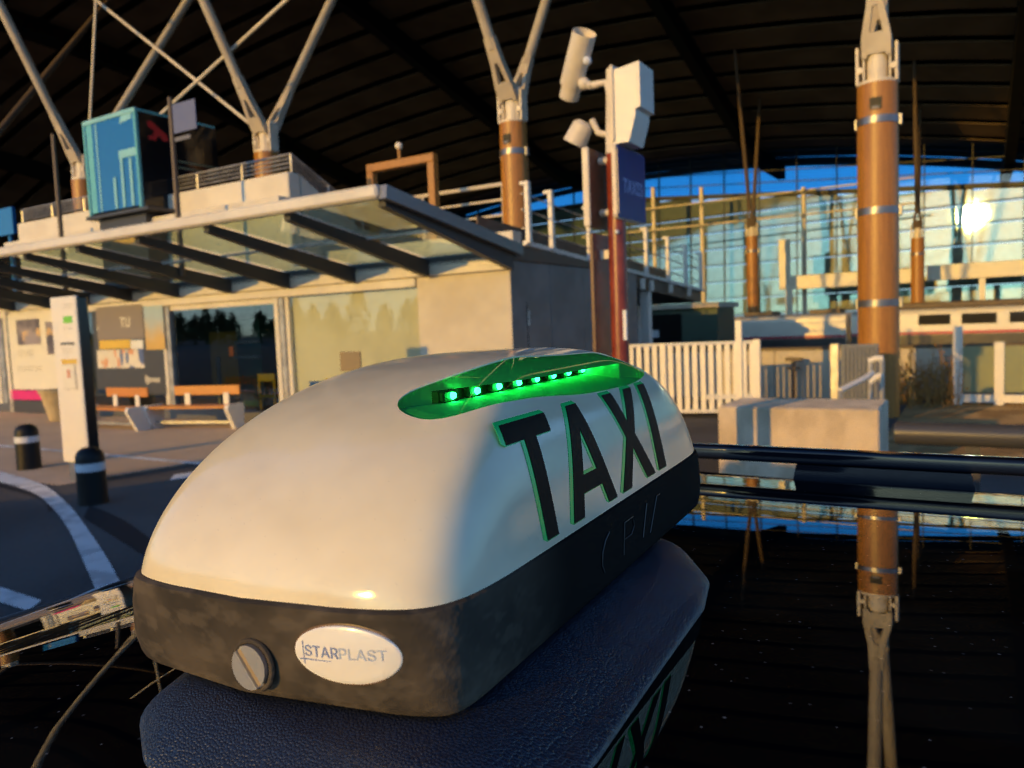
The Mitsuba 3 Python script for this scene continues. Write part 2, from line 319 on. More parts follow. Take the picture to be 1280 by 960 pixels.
# ------------------------------------------------------------------ columns
def dirs(p0, p1, s=1.0): p0, p1 = np.array(p0), np.array(p1); return p0 + (p1 - p0) * s
def column(cx, cy, zh, r, up_front, up_back, label, bands, base=0.0, hole=True, both=True, strut_r=.098):
    """Timber column up to zh - .7, steel head, two struts in the plane X = cx towards the roof: up_front / up_back = (dy, dz) directions."""
    k = thing('column', label, 'column', group='timber columns that carry the station roof')
    zt = zh - .75
    part(k, 'shaft', lathe([(r * 1.02, base), (r * 1.02, base + 1), (r, zt - 1), (r * .985, zt)], 40, (cx, cy, 0)), 'glulam', smooth=30)
    if base: part(k, 'shoe', lathe([(r * 1.06, base), (r * 1.06, base + .55), (r * 1.0, base + .56)], 40, (cx, cy, 0)), 'white_paint', smooth=30)
    for zb in bands:
        q = lathe([(r, zb - .055), (r * 1.04, zb - .055), (r * 1.04, zb + .055), (r, zb + .055)], 40, (cx, cy, 0))
        lug = [box(cx + s * r * 1.02 - .03, cx + s * r * 1.02 + .045 * (1 if s > 0 else 1), cy - .05, cy + .05, zb - .085, zb + .085, .01) for s in (-1, 1)]
        part(k, 'band', cat_([q] + lug), 'grey_steel')
    hd = thing_part = None
    cap = [lathe([(r * .96, zt), (r * .96, zt + .05), (r * .50, zt + .055), (r * .50, zt + .46), (r * .3, zt + .47)], 32, (cx, cy, 0))]
    for s in (-1, 1):
        cap.append(box(cx + s * r * .93 - .022, cx + s * r * .93 + .022, cy - r * .45, cy + r * .45, zt + .02, zt + .60, .008))
        cap.append(tube([(cx + s * r * .80, cy - r * .50, zt + .24), (cx + s * r * .80, cy + r * .50, zt + .24)], .05, 12))
        cap.append(box(cx + s * r * .62 - .012, cx + s * r * .62 + .012, cy - r * .4, cy + r * .4, zt + .02, zt + .50))
    part(k, 'head', cat_(cap), 'cream_steel')
    if hole:
        part(k, 'socket', box(cx - .085, cx + .085, cy - r * 1.01, cy - r * .8, zt - .42, zt - .24), 'black_matt')
        part(k, 'bolt', cat_([tube([(cx - .05, cy - r * 1.0, zt - .40), (cx + .05, cy - r * 1.0, zt - .40)], .03, 8)]), 'galv')
    for (dy, dz), back in ((up_front, False), (up_back, True)):
        d = np.array([0, dy, dz], float); d /= np.linalg.norm(d); p0 = np.array([cx, cy + (.10 if back else -.10), zt + .42])
        # length to the roof
        L = 1.0
        while L < 40 and p0[2] + d[2] * L < roofz(cx, p0[1] + d[1] * L) + .3: L += .1
        sx = np.array([1., 0, 0]); sn = np.cross(sx, d)
        w0, w1 = r * .70, strut_r
        foot = Polygon([(-w0, 0), (-w0, .28), (-w0 * .92, .38), (-w1 * 1.25, .75), (-w1 * 1.02, 1.2), (w1 * 1.02, 1.2), (w1 * 1.25, .75), (w0 * .92, .38), (w0, .28), (w0, 0), (r * .46, 0), (r * .42, .05), (-r * .42, .05), (-r * .46, 0)])
        foot = foot.difference(Polygon([(-.095, .36), (.095, .36), (.035, .74), (-.035, .74)]))
        m = extr(foot, .14, (sx, d, sn), p0 - sn * .07)
        st = tube([p0 + d * t for t in (1.0, L * .5, L)], (w1, w1 * 1.12, w1 * .7), 20)
        part(k, 'strut', cat_([m, st]), 'strut_steel' if zh < 8.0 and hole or base else 'brown_steel' if strut_r < .1 else 'strut_steel')
    return k
def lean(px, py, cx, cy, zh):
    q = onX(px, py, cx); return (q[1] - cy, q[2] - (zh - .5))
def col_at(px, py, X): q = onX(px, py, X); return q[1], q[2]
# near column right (B), corner column (A), terrace columns (C, D) and two far ones (E, F)
XB, YB = -1.3, 13.7
zB = onY(1098, 107, YB)[2] + .75
column(XB, YB, zB, .30, (-.25, 1.), (.45, 1.), 'stout orange timber column nearest the white train, with three grey bands', [onY(1098, q, YB)[2] for q in (153, 265, 379)])
XA = -7.75; YA = onX(641, 150, XA)[1]; zA = onY(641, 155, YA)[2] + .75
column(XA, YA, zA, .27, lean(597, 0, XA, YA, zA), lean(683, 0, XA, YA, zA), 'orange timber column rising through the pavilion terrace next to the white railing posts', [onY(641, 192, YA)[2]], base=2.95)
XC = -13.4; YC = onX(333, 190, XC)[1]; zC = onY(333, 192, YC)[2] + .75
column(XC, YC, zC, .27, lean(255, 0, XC, YC, zC), lean(415, 0, XC, YC, zC), 'timber column with spread steel struts just behind the corner of the terrace rail', [], base=2.9, hole=False)
XD = -19.2; YD = onX(104, 225, XD)[1]; zD = onY(104, 226, YD)[2] + .75
column(XD, YD, zD, .27, lean(5, 15, XD, YD, zD), lean(222, 22, XD, YD, zD), 'timber column with steel struts left of the blue glass lift', [], base=2.9, hole=False)
XG = -27.0; q = onX(62, 90, XG); YG = 11.5
column(XG, YG, zD, .27, (-4.2, 8.), (q[1] - YG, q[2] - zD + .5), 'half hidden column at the far left edge with one strut in view', [], base=0, hole=False)
for px, yt, D, lab, tl, lx in ((940, 290, 36., 'slim far orange column in front of the teal glass wall', .3, -.09), (1147, 292, 34., 'slim far reddish column left of the sun reflection', .0, .01)):
    q = EYE + ray(px, yt) * D
    column(q[0], q[1], q[2] + .55, .27, (-.33, 1.), (.30, 1.), lab, [q[2] - .9], hole=False, strut_r=.085)
# tie rods between terrace columns
def rod(a, b, r, lab):
    whole('tie_rod', tube([a, b], r, 10), 'cream_steel', lab, 'tie rod', group=None)
hC = np.array([XC - .1, YC - .2, zC - .2]); hD = np.array([XD + .1, YD - .2, zD - .2])
e = onY(120, 0, YC - .2); rod(hC, hC + (e - hC) * 1.25, .036, 'thin steel tie rod slanting up to the left from the terrace corner column')
e = onY(358, 0, YD); s = onY(195, 148, YD); rod(s + (s - e) * .25, e + (e - s) * .3, .036, 'thin steel tie rod slanting up to the right behind the blue lift')
s = onY(113, 140, YD - .4); e = onY(120, 0, YD - .4); rod(s + (s - e) * .5, e + (e - s) * .3, .028, 'thin steel rod running almost straight up above the blue lift')

# ------------------------------------------------------------------ glass wall at the far end
YW = 44.2
_v = ray(1215, 270); _v /= np.linalg.norm(_v); WN = np.array(SUN) - _v; WN /= np.linalg.norm(WN)      # the wall mirrors the sun, so its normal halves the angle
WP = onY(1215, 270, YW); WU = np.cross(WN, [0, 0, 1.]); WU /= np.linalg.norm(WU); WU = WU if WU[0] > 0 else -WU
WM = np.eye(4); WM[:3, :3] = np.column_stack([WU, -WN, np.cross(WU, -WN)]); WM[:3, 3] = WP - WM[:3, :3] @ WP
def wpart(parent, name, m, *a, **k): m = m.copy(); m.apply_transform(WM); return part(parent, name, m, *a, **k)
gw = thing('glass_wall', 'tall curtain wall of mirrored teal glass that reflects the low sun', 'glass wall')
px2 = 2.1; xs = np.arange(-44.1, 20, px2); ztop = lambda x: float(roofz(x, YW - .117 * (x + 2))) + .9
zrow = np.arange(-.2, 10.0, .98); zhead = lambda x: float(np.clip(7.45 - .095 * x, 6.9, 9.4))
for i, x0 in enumerate(xs):
    vis = -26 < x0 < 4.5
    x1 = x0 + px2 - .06
    for j, z0 in enumerate(zrow):
        if z0 < .9: continue
        t1, t2 = rng.normal(0, .0005, 2)
        z1 = min(z0 + .94, zhead(x0 + 1) - .04)
        if z1 - z0 < .15: continue
        m = box(x0, x1, YW, YW + .02, z0, z1)
        c = np.array([(x0 + x1) / 2, YW, (z0 + z1) / 2]); m.apply_transform(trimesh.transformations.rotation_matrix(t1, [1, 0, 0], c) @ trimesh.transformations.rotation_matrix(t2, [0, 0, 1], c))
        if vis: wpart(gw, 'pane', m, 'mirror_glass', smooth=False)
        else: gw_far = globals().setdefault('gw_far', []); gw_far.append(m)
    zt = ztop(x0)
    m = trimesh.Trimesh([(x0, YW, zhead(x0) + .17), (x1, YW, zhead(x1) + .17), (x1, YW, zt), (x0, YW, zt)], [[0, 1, 2], [0, 2, 3]], process=False)
    wpart(gw, 'upper_pane', m, 'blue_glass', smooth=False, label='clear blue upper pane')
    wpart(gw, 'head_beam', bar((x0 - .05, YW - .12, zhead(x0 - .05) + .06), (x1 + .05, YW - .12, zhead(x1 + .05) + .06), .24, .22), 'black_matt')
    wpart(gw, 'mullion', box(x0 - .05, x0 - .012, YW - .08, YW + .1, .8, zt), 'black_matt')
wpart(gw, 'outer_panes', cat_(gw_far), 'mirror_glass', smooth=False, kind='stuff')
for z in list(np.arange(.85, 7.2, .98)): wpart(gw, 'transom', box(-44.1, 20, YW - .1, YW - .02, z - .03, z + .02), 'black_matt')
for z in (7.71, 8.69): wpart(gw, 'transom', box(-44.1, (7.45 - z) / .095 - .6, YW - .1, YW - .02, z - .03, z + .02), 'black_matt')
for dz in (.75, 1.4): wpart(gw, 'transom', cat_([bar((-20, YW - .05, zhead(-20) + dz), (4, YW - .05, zhead(4) + dz), .05, .06)]), 'black_matt')
wpart(gw, 'plinth', box(-44.1, 20, YW, YW + .3, -.2, .84), 'noise_wall')
for px_ in (818, 878, 1005, 1078):
    q = onY(px_, 300, YW - 1.6)
    whole('tall_mast', tube([(q[0], q[1], -2.3), (q[0], q[1], onY(px_, 234, YW - 1.6)[2])], .12, 12), 'cream_steel', {818: 'pale tall mast just right of the blue sign plate', 878: 'pale tall mast over the end of the ramp railing', 1005: 'pale tall mast right of the slim far orange column', 1078: 'pale mast half hidden by the left edge of the stout timber column'}[px_], 'mast')
for yy, lab in ((238, 'upper pale pipe running across the teal glass wall'), (268, 'lower pale pipe running across the teal glass wall')):
    q = onY(1005, yy, YW - 2.1)
    whole('wire_beam', tube([(-20, q[1], q[2]), (-2.4, q[1], q[2])], .05, 8), 'cream_steel', lab, 'pipe')
# pale landing walls in front of the glass
q0, q1, q2 = onY(973, 300, 41), onY(987, 362, 41), onY(1110, 345, 41)
whole('landing_wall', cat_([box(q0[0], q1[0], 41, 41.3, q1[2], q0[2], .02), box(q1[0] + .004, q2[0] + 1.0, 41, 41.3, q1[2], onY(987, 345, 41)[2], .02), box(q0[0] + .3, q0[0] + .6, 41.05, 41.25, -2.3, q1[2] - .004)]), 'white_paint', 'pale L shaped landing wall before the teal glass', 'wall')
q0, q1 = onY(1158, 332, 41), onY(1300, 346, 41)
whole('walkway_edge', cat_([box(q0[0], q1[0] + 2, 41, 41.4, q1[2] + .1, q0[2], .02), box(q0[0] + 2.1, q0[0] + 2.35, 41.1, 41.3, -2.3, q1[2] + .096)]), 'white_paint', 'pale walkway edge under the sun reflection at the right', 'walkway')

# ------------------------------------------------------------------ trains
def coach(xl, xr, Y, zt, zs, label, wins, dark_roof=False):
    k = thing('train_coach', label, 'train')
    r = .25; w = 2.9
    prof = Polygon([(0, -1.6), (0, zt - r), (.06, zt - .1), (.22, zt), (w - .22, zt), (w - .06, zt - .1), (w, zt - r), (w, -1.6)])
    part(k, 'body', extr(prof, xr - xl, ((0, 1, 0), (0, 0, 1), (1, 0, 0)), (xl, Y, 0)), 'train_white', smooth=40)
    part(k, 'stripe', box(xl + .002, xr - .002, Y - .012, Y - .003, zs - .09, zs), 'train_red')
    part(k, 'lower_side', box(xl + .002, xr - .002, Y - .014, Y - .004, -1.5, zs - .1), 'train_grey')
    if dark_roof: part(k, 'roof_gear', box(xl + .3, xr, Y + .3, Y + w - .3, zt + .002, zt + .22, .05), 'brown_steel')
    else:
        for s in (1.0, 3.4): part(k, 'roof_gear', box(xl + s, xl + s + 1.1, Y + .6, Y + 2, zt + .002, zt + .17, .03), 'brown_steel')
    for a, b, z0, z1 in wins: part(k, 'window', box(a, b, Y - .010, Y - .002, z0, z1, .0015), 'train_window')
    for s in (xl + 1.5, xr - 1.5): part(k, 'bogie', box(s - 1, s + 1, Y + .3, Y + w - .3, -2.28, -1.61), 'train_grey')
    return k
YT = 30.0
x0, x1 = onY(893, 410, YT)[0], onY(1057, 410, YT)[0]
coach(x0, x1, YT, onY(980, 394, YT)[2], onY(980, 420.5, YT)[2], 'plain white train coach with a red stripe left of the stout timber column', [])
x2, x3 = onY(1064, 410, YT)[0], onY(1129, 410, YT)[0]
ww = [(onY(a, 395, YT)[0], onY(b, 395, YT)[0], onY(1200, 405, YT)[2], onY(1200, 392, YT)[2]) for a, b in ((1148, 1188), (1202, 1246), (1262, 1300), (1312, 1350))]
coach(x2, x2 + 14, YT, onY(1200, 384, YT)[2], onY(1200, 413.5, YT)[2], 'white train coach with dark windows behind the stout timber column, at the right', ww, True)

# ------------------------------------------------------------------ low wall, screens, gate, fence on the right
wl = thing('low_wall', 'long beige concrete wall below the train', 'wall')
YL = 16.4; zt = onY(1000, 434, YL)[2]
xe = np.linspace(-6.5, 10, 12)
for i in range(11): part(wl, 'panel', box(xe[i], xe[i + 1] - .012, YL, YL + .22, -.02, zt - .06, .012), 'noise_wall')
part(wl, 'coping', box(-6.5, 10, YL - .03, YL + .25, zt - .057, zt, .012), 'brown_steel')
whole('trackside_shadow', cat_([tube([(*onY(992, 492, 16.1)[:2], 0), onY(992, 452, 16.1)], .035, 8), bar(onY(982, 449, 16.1), onY(1003, 449, 16.1), .12, .07), bar(onY(984, 460, 16.1), onY(1000, 460, 16.1), .08, .05)]), 'brown_steel', 'small dark double armed shape added for a shadow on the beige low wall', 'lamp')  # dark shape built where only a shadow falls on the wall
sc = thing('glass_screen', 'glazed screen with pale posts standing on the right before the train', 'screen')
YS = 15.6
for px_, top in ((1197, 408), (1249, 427), (1310, 425)):
    q = onY(px_, 450, YS); part(sc, 'post', box(q[0] - .075, q[0] + .075, YS - .06, YS + .06, 0, onY(px_, top, YS)[2], .01), 'white_paint')
for a, b in ((1203, 1244), (1254, 1305)):
    xa, xb = onY(a, 450, YS)[0], onY(b, 450, YS)[0]
    part(sc, 'pane', box(xa, xb, YS - .01, YS + .01, onY(1220, 490, YS)[2], onY(1220, 433, YS)[2]), 'pale_glass_panel')
    part(sc, 'rail', box(xa, xb, YS - .04, YS + .04, onY(1220, 503, YS)[2], onY(1220, 493, YS)[2], .01), 'white_paint')
whole('low_box_light', box(onY(1198, 515, 15.2)[0], onY(1248, 515, 15.2)[0], 15.2, 15.4, onY(1220, 521, 15.2)[2], onY(1220, 509, 15.2)[2], .02), 'band_white', 'small white box low on the ground beneath the glazed screen', 'box')
tw = []
for c in range(150):
    px_ = rng.uniform(1104, 1200); D = rng.uniform(13.2, 15.2); b0 = EYE + ray(px_, 505) * D; b0[2] = 0.0
    h = rng.uniform(.3, .8) * (1.5 if rng.random() < .25 else 1)
    p = [b0]; d = np.array([rng.normal(0, .2), rng.normal(0, .2), 1.])
    for s in range(4): d = d + rng.normal(0, .18, 3); d[2] = abs(d[2]) + .3; d /= np.linalg.norm(d); p.append(p[-1] + d * h / 4)
    tw.append(tube(p, np.linspace(.012, .004, 5), 5))
    for s in range(10):
        q = p[rng.integers(1, 5)] + rng.normal(0, .05, 3); dd = rng.normal(0, 1, (2, 3)) * .035
        tw.append(trimesh.Trimesh([q, q + dd[0], q + dd[1]], [[0, 1, 2]], process=False))
whole('dry_weeds', cat_(tw), 'twig', 'dry brown weeds growing around the foot of the stout timber column', 'weeds', kind='stuff', smooth=False)
# grey cabinet gate with handrails
gt = thing('steel_gate', 'blue grey steel gate panel with a pale frame beside the concrete block', 'gate')
YG2 = 12.2
gx0, gx1 = onY(1038, 450, YG2)[0], onY(1098, 450, YG2)[0]; gz = onY(1060, 429, YG2)[2]
part(gt, 'post', box(gx0, gx0 + .12, YG2 - .05, YG2 + .05, 0, gz, .01), 'galv')
part(gt, 'panel', box(gx0 + .14, gx1, YG2 + .02, YG2 + .05, .15, gz - .02), 'blue_grey')
for i in range(9):
    xx = gx0 + .18 + i * (gx1 - gx0 - .22) / 8; part(gt, 'slat', box(xx, xx + .025, YG2 - .015, YG2 + .015, .2, gz - .05), 'blue_grey')
hr = thing('stair_handrail', 'pale tubular stair handrail slanting up beside the blue grey gate', 'handrail')
a, b = onY(1050, 488, 9.6), onY(1082, 472, 10.0)
part(hr, 'rail', tube([a, b, onY(1090, 466, 10.2)], .032, 12), 'white_paint')
for (p, q, r_) in (((1086, 452), (1104, 448), 10.6), ((1088, 478), (1104, 468), 10.6)):
    part(hr, 'rail', tube([onY(*p, r_), (onY(*p, r_) + onY(*q, r_)) / 2 + [0, 0, .02], onY(*q, r_)], .04, 12), 'white_paint')
part(hr, 'post', tube([(*onY(1102, 448, 10.6)[:2], 0), onY(1102, 448, 10.6)], .035, 10), 'galv')
part(hr, 'post', tube([(*onY(1088, 452, 10.6)[:2], 0), onY(1088, 452, 10.6)], .035, 10), 'galv')
part(hr, 'post', tube([(*a[:2], 0), a], .03, 10), 'galv')
# concrete block
cx0, cx1 = onY(897, 512, 8.2)[0], onY(1099, 508, 8.2)[0]; cz = onY(1000, 510, 8.2)[2]
whole('concrete_block', box(cx0, cx1, 8.2, 9.15, 0, cz, .018), 'concrete', 'low tan concrete block behind the far roof rail', 'block')
# white railing gate
fn = thing('white_fence', 'white upright bar fence left of the concrete block', 'fence')
fa, fb = EYE + ray(786, 470) * 13.4, EYE + ray(947, 470) * 12.9
fd = (fb - fa)[:2]; fl = np.linalg.norm(fd); fd /= fl
ft = (EYE + ray(860, 430) * 13.1)[2]
def fpt(s, z): return np.array([fa[0] + fd[0] * s, fa[1] + fd[1] * s, z])
part(fn, 'top_rail', bar(fpt(0, ft), fpt(fl, ft), .05, .05), 'white_paint'); part(fn, 'bottom_rail', bar(fpt(0, .12), fpt(fl, .12), .05, .06), 'white_paint')
part(fn, 'middle_rail', bar(fpt(fl * .60, .36), fpt(fl, .36), .045, .08), 'white_paint')
nb = 16
for i in range(nb):
    s = (i + .4) * fl / nb; part(fn, 'bar', bar(fpt(s, .15), fpt(s, ft - .025), .035, .085), 'white_paint')
for s, tall in ((fl * .28, .02), (fl * .865, .36), (fl, .04)): part(fn, 'post', bar(fpt(s, 0), fpt(s, ft + tall), .09, .10), 'white_paint')
# dark tube barrier
tb = thing('tube_barrier', 'dark glossy tube barrier beyond the roof rail at the right', 'barrier')
p0 = onY(1122, 541, 6.6); rr = abs(onY(1200, 527, 6.6)[2] - onY(1200, 556, 6.6)[2]) / 2
part(tb, 'tube', tube([p0 + [-.02, 0, 0], p0, p0 + [6, 0, 0]], [rr * .93, rr, rr], 32), 'tube_black')
for s in (.5, 2.5, 4.5): part(tb, 'post', box(p0[0] + s - .05, p0[0] + s + .05, 6.55, 6.65, 0, p0[2] - rr * .9), 'dark_steel')
# green shed and far clutter behind the pavilion
sh = thing('green_shed', 'dark green low shed seen past the pavilion side wall', 'shed')
sa, sb = onY(803, 410, 24), onY(897, 410, 24)
part(sh, 'wall', box(sa[0], sb[0], 24, 26, -2.3, onY(850, 386, 24)[2]), 'shed_green')
part(sh, 'opening', box(onY(806, 410, 24)[0], onY(852, 410, 24)[0], 23.97, 23.995, onY(850, 428, 24)[2], onY(850, 392, 24)[2]), 'roof_deck')
part(sh, 'notice', box(onY(809, 410, 24)[0], onY(824, 410, 24)[0], 23.94, 23.966, onY(815, 422, 24)[2], onY(815, 413, 24)[2]), 'band_white')
part(sh, 'roof', box(sa[0] - .1, sb[0] + .1, 23.8, 26.2, onY(850, 386, 24)[2] + .002, onY(850, 380, 24)[2]), 'noise_wall')

# ------------------------------------------------------------------ pavilion
pv = thing('station_pavilion', 'low cream pavilion with large windows, glass canopy and roof terrace', 'building')
PX1 = onY(640, 400, YF)[0]; PX0 = -26.0; PZ = onY(640, 322, YF)[2] - .02; YBACK = 15.7
def fx(px, py=420): return onY(px, py, YF)[0]
def fz(px, py): return onY(px, py, YF)[2]
part(pv, 'end_wall', box(fx(524), PX1 - .004, YF, YF + .3, 0, PZ, .006), 'render_wall')
xsd = np.linspace(YF + .004, YBACK, 5)
for i in range(4): part(pv, 'side_panel', box(PX1 - .28, PX1, xsd[i] + .006, xsd[i + 1] - .006, 0, PZ - .02, .006), 'dark_cladding')
part(pv, 'side_fascia', box(PX1 - .3, PX1 + .03, YF + .02, YBACK, PZ - .018, PZ + .20, .01), 'brown_steel')
hx = onX(661, 397, PX1 + .02); part(pv, 'door_handle', tube([hx - [0, 0, .12], hx + [0, 0, .12]], .022, 8), 'galv')
for q in (hx,): part(pv, 'door_seam', box(PX1 + .001, PX1 + .006, q[1] - .02, q[1] - .005, 0, q[2] + .25), 'black_matt')
part(pv, 'back_wall', box(PX0, PX1 - .3, YBACK - .2, YBACK, 0, PZ), 'interior_dark')
part(pv, 'inner_wall', box(PX0, PX1 - .3, YF + 3.4, YF + 3.5, 0, PZ), 'interior_dark')
part(pv, 'floor', box(PX0, PX1 - .3, YF + .01, YF + 3.4, .006, .05), 'interior_floor')
part(pv, 'roof', box(PX0, PX1 - .31, YF + .02, YBACK, PZ + .005, PZ + .22), 'cream')
bz0, bz1 = fz(350, 361), fz(350, 347)
part(pv, 'lintel', box(PX0, PX1, YF - .10, YF - .004, PZ - .16, PZ + .06, .01), 'gutter')
part(pv, 'lintel', box(PX0, fx(524), YF - .05, YF + .05, PZ - .32, PZ - .17, .008), 'gutter')
part(pv, 'sill', box(PX0, fx(524), YF - .03, YF + .12, .0, .22, .01), 'grey_steel')
for a, b in ((346, 357), (204, 214), (-8, 4)):
    part(pv, 'mullion', box(fx(a), fx((a + b) / 2) - .004, YF - .04, YF + .1, .2, PZ - .33, .006), 'gutter'); part(pv, 'mullion', box(fx((a + b) / 2) + .004, fx(b), YF - .025, YF + .1, .2, PZ - .33, .006), 'galv')
ztw = PZ - .33
def pane(a, b, bs):
    xa, xb = fx(a), fx(b); m = trimesh.Trimesh([(xa, YF + .05, .22), (xb, YF + .05, .22), (xb, YF + .05, ztw), (xa, YF + .05, ztw)], [[0, 1, 2], [0, 2, 3]], process=False)
    part(pv, 'window', m, bs, smooth=False)
pane(214, 346, 'window_glass'); pane(4, 204, 'window_glass'); pane(357, 524, 'clear_window')
part(pv, 'blind', box(fx(358), fx(523), YF + .12, YF + .14, .22, ztw), 'blind', label='pale closed blind behind the right window')
part(pv, 'window_frame', cat_([box(fx(214) + .01, fx(346) - .01, YF + .02, YF + .08, ztw - .1, ztw - .002), box(fx(357), fx(357) + .1, YF + .02, YF + .1, .22, ztw)]), 'gutter')
# things inside and against the windows
whole('totem_shadow', box(fx(421, 455), fx(446, 455), YF + .09, YF + .115, 1.0, fz(435, 440), .005), 'shadow_brown', 'brown panel standing in for the totem shadow on the pale blind', 'board')  # thin brown panel painting the totem shadow on the blind
whole('blue_crate', box(fx(380), fx(399), YF + .065, YF + .085, fz(390, 487), fz(390, 477), .003), 'blue_plastic', 'small blue crate at the foot of the blinded window', 'crate')
whole('yellow_crate', box(fx(400), fx(425), YF + .065, YF + .085, fz(410, 487), fz(410, 474), .003), 'yellow', 'small yellow crate next to the blue crate', 'crate')
def chair(x, yq, lab):
    k = thing('chair', lab, 'chair')
    part(k, 'backrest', cat_([box(x - .25, x + .25, yq, yq + .03, .76, .92, .01), box(x - .25, x - .2, yq, yq + .03, .45, .92), box(x + .2, x + .25, yq, yq + .03, .45, .92)]), 'yellow')
    part(k, 'seat', box(x - .25, x + .25, yq, yq + .42, .42, .47, .01), 'yellow')
    for sx in (-.23, .19):
        for sy in (.0, .38): part(k, 'leg', box(x + sx, x + sx + .04, yq + sy, yq + sy + .04, .05, .419), 'yellow')
chair(onY(333, 480, YF + .6)[0], YF + .6, 'yellow chair inside the dark window')
dsk = thing('display_case', 'greenish display case glimpsed inside the dark window', 'display case')
q0 = onY(294, 400, YF + 2.0); q1 = onY(327, 447, YF + 2.0)
part(dsk, 'case', box(q0[0], q1[0], YF + 2.0, YF + 2.5, .05, q0[2]), 'screen_green'); part(dsk, 'shelf', box(q0[0], q1[0], YF + 1.9, YF + 1.99, q1[2], q1[2] + .05), 'band_white'); part(dsk, 'shelf', box(q0[0], q1[0], YF + 1.9, YF + 1.99, q1[2] + .35, q1[2] + .4), 'band_white')
q0 = onY(289, 440, YF + 1.2); whole('orange_leaflet', box(q0[0] - .07, q0[0] + .07, YF + 1.2, YF + 1.22, q0[2] - .1, q0[2] + .12), 'orange', 'orange leaflet holder inside the dark window', 'leaflet')
q0 = onY(274, 470, YF + 1.5); whole('inner_stand', cat_([tube([(q0[0], YF + 1.5, .05), (q0[0], YF + 1.5, q0[2] + .45)], .05, 10), lathe([(.25, .05), (.25, .08), (.05, .1)], 20, (q0[0], YF + 1.5, 0))]), 'galv', 'slim pale stand inside the dark window', 'stand')
# poster boards
def pic(fn, key, rough=.5): return mat(key, proc(fn), rough)
def photo_print(p, n, uv): return mix(mix((.08, .07, .10), (.30, .26, .30), smoothstep(.3, .7, fbm(p.x * 2.2, 3., p.z * 2.2, 3))), (.62, .42, .2), smoothstep(.62, .75, fbm(p.x * 3 + 5, 1., p.z * 3, 3)))
pic(photo_print, 'photo_print')
pic(lambda p, n, uv: mix(mix((.64, .60, .52), (.60, .30, .16), smoothstep(.58, .7, noise(p.x * 9, 2., p.z * 4))), (.08, .12, .3), smoothstep(.66, .74, noise(p.x * 9 + 20, 2., p.z * 3))), 'crowd_print')
pic(lambda p, n, uv: mix((.55, .36, .10), (.34, .46, .58), smoothstep(1.7, 2.5, p.z + .3 * fbm(p.x * 4, 0., p.z * 4))), 'sunset_print')
mat('poster_white', (.70, .67, .58), .5); mat('poster_grey', (.22, .19, .18), .5); mat('poster_dark', (.055, .056, .066), .4); mat('print_grey', (.42, .40, .36), .6); mat('print_yellow', (.62, .42, .06), .5)
def pr(parent, name, a, b, t, bt, off, bs): # a print: px left/right, py top/bottom, on the plane YF - off
    Y = YF - off; x0, x1 = onY(a, (t + bt) / 2, Y)[0], onY(b, (t + bt) / 2, Y)[0]; m_ = (a + b) / 2
    part(parent, name, box(x0, x1, Y - .004, Y, onY(m_, bt, Y)[2], onY(m_, t, Y)[2]), bs)
b1 = thing('poster_board', 'white exhibition board with two dark photographs and a magenta foot stripe', 'poster board')
pr(b1, 'board', 13, 76, 391, 487, .12, 'poster_white'); pr(b1, 'frame', 8, 12.6, 389, 522, .12, 'gutter')
pr(b1, 'photograph', 21, 50, 399, 431, .128, 'photo_print'); pr(b1, 'photograph', 58, 70, 402, 443, .128, 'photo_print')
pr(b1, 'foot_stripe', 13, 74, 488, 500, .12, 'magenta'); pr(b1, 'lower_pane', 13, 74, 501, 516, .12, 'poster_dark'); pr(b1, 'foot', 13, 74, 517, 524, .12, 'gutter')
for yy in (438, 441, 444, 458, 462): pr(b1, 'text_line', 22, 42 if yy < 445 else 52, yy, yy + 1.2, .128, 'print_grey')
b2 = thing('mural_panel', 'dark grey window mural with a pale figure, a yellow strip and a crowd picture', 'mural')
pr(b2, 'panel', 118, 204, 377, 492, .045, 'poster_dark'); pr(b2, 'picture', 121, 179, 382, 424, .052, 'poster_grey'); pr(b2, 'strip', 124, 163, 425, 436, .052, 'print_yellow'); pr(b2, 'strip', 163.5, 179, 425, 436, .052, 'band_white'); pr(b2, 'crowd_picture', 122, 180, 437, 460, .052, 'crowd_print'); pr(b2, 'tall_picture', 181, 205, 382, 437, .06, 'sunset_print')
for tx_, a_, t_, hgt in (('TU', 150, 409, 17), ('7', 121, 414, 8)):
    Y = YF - .06; q = onY(a_, t_, Y); h = hgt * .0122
    m = meshkit.text_mesh(tx_, h, .004, True); m.vertices = m.vertices @ np.array([[1, 0, 0], [0, 0, 1], [0, -1, 0]]) + q
    part(b2, 'lettering', m, 'poster_white')
qf = onY(190, 475, YF - .052); part(b2, 'pale_shape', extr(Polygon([(-.22, .12), (-.05, .04), (.28, .05), (.28, -.06), (-.05, -.03), (-.16, -.12), (-.24, -.02)]), .004, XZ, qf), 'print_grey')

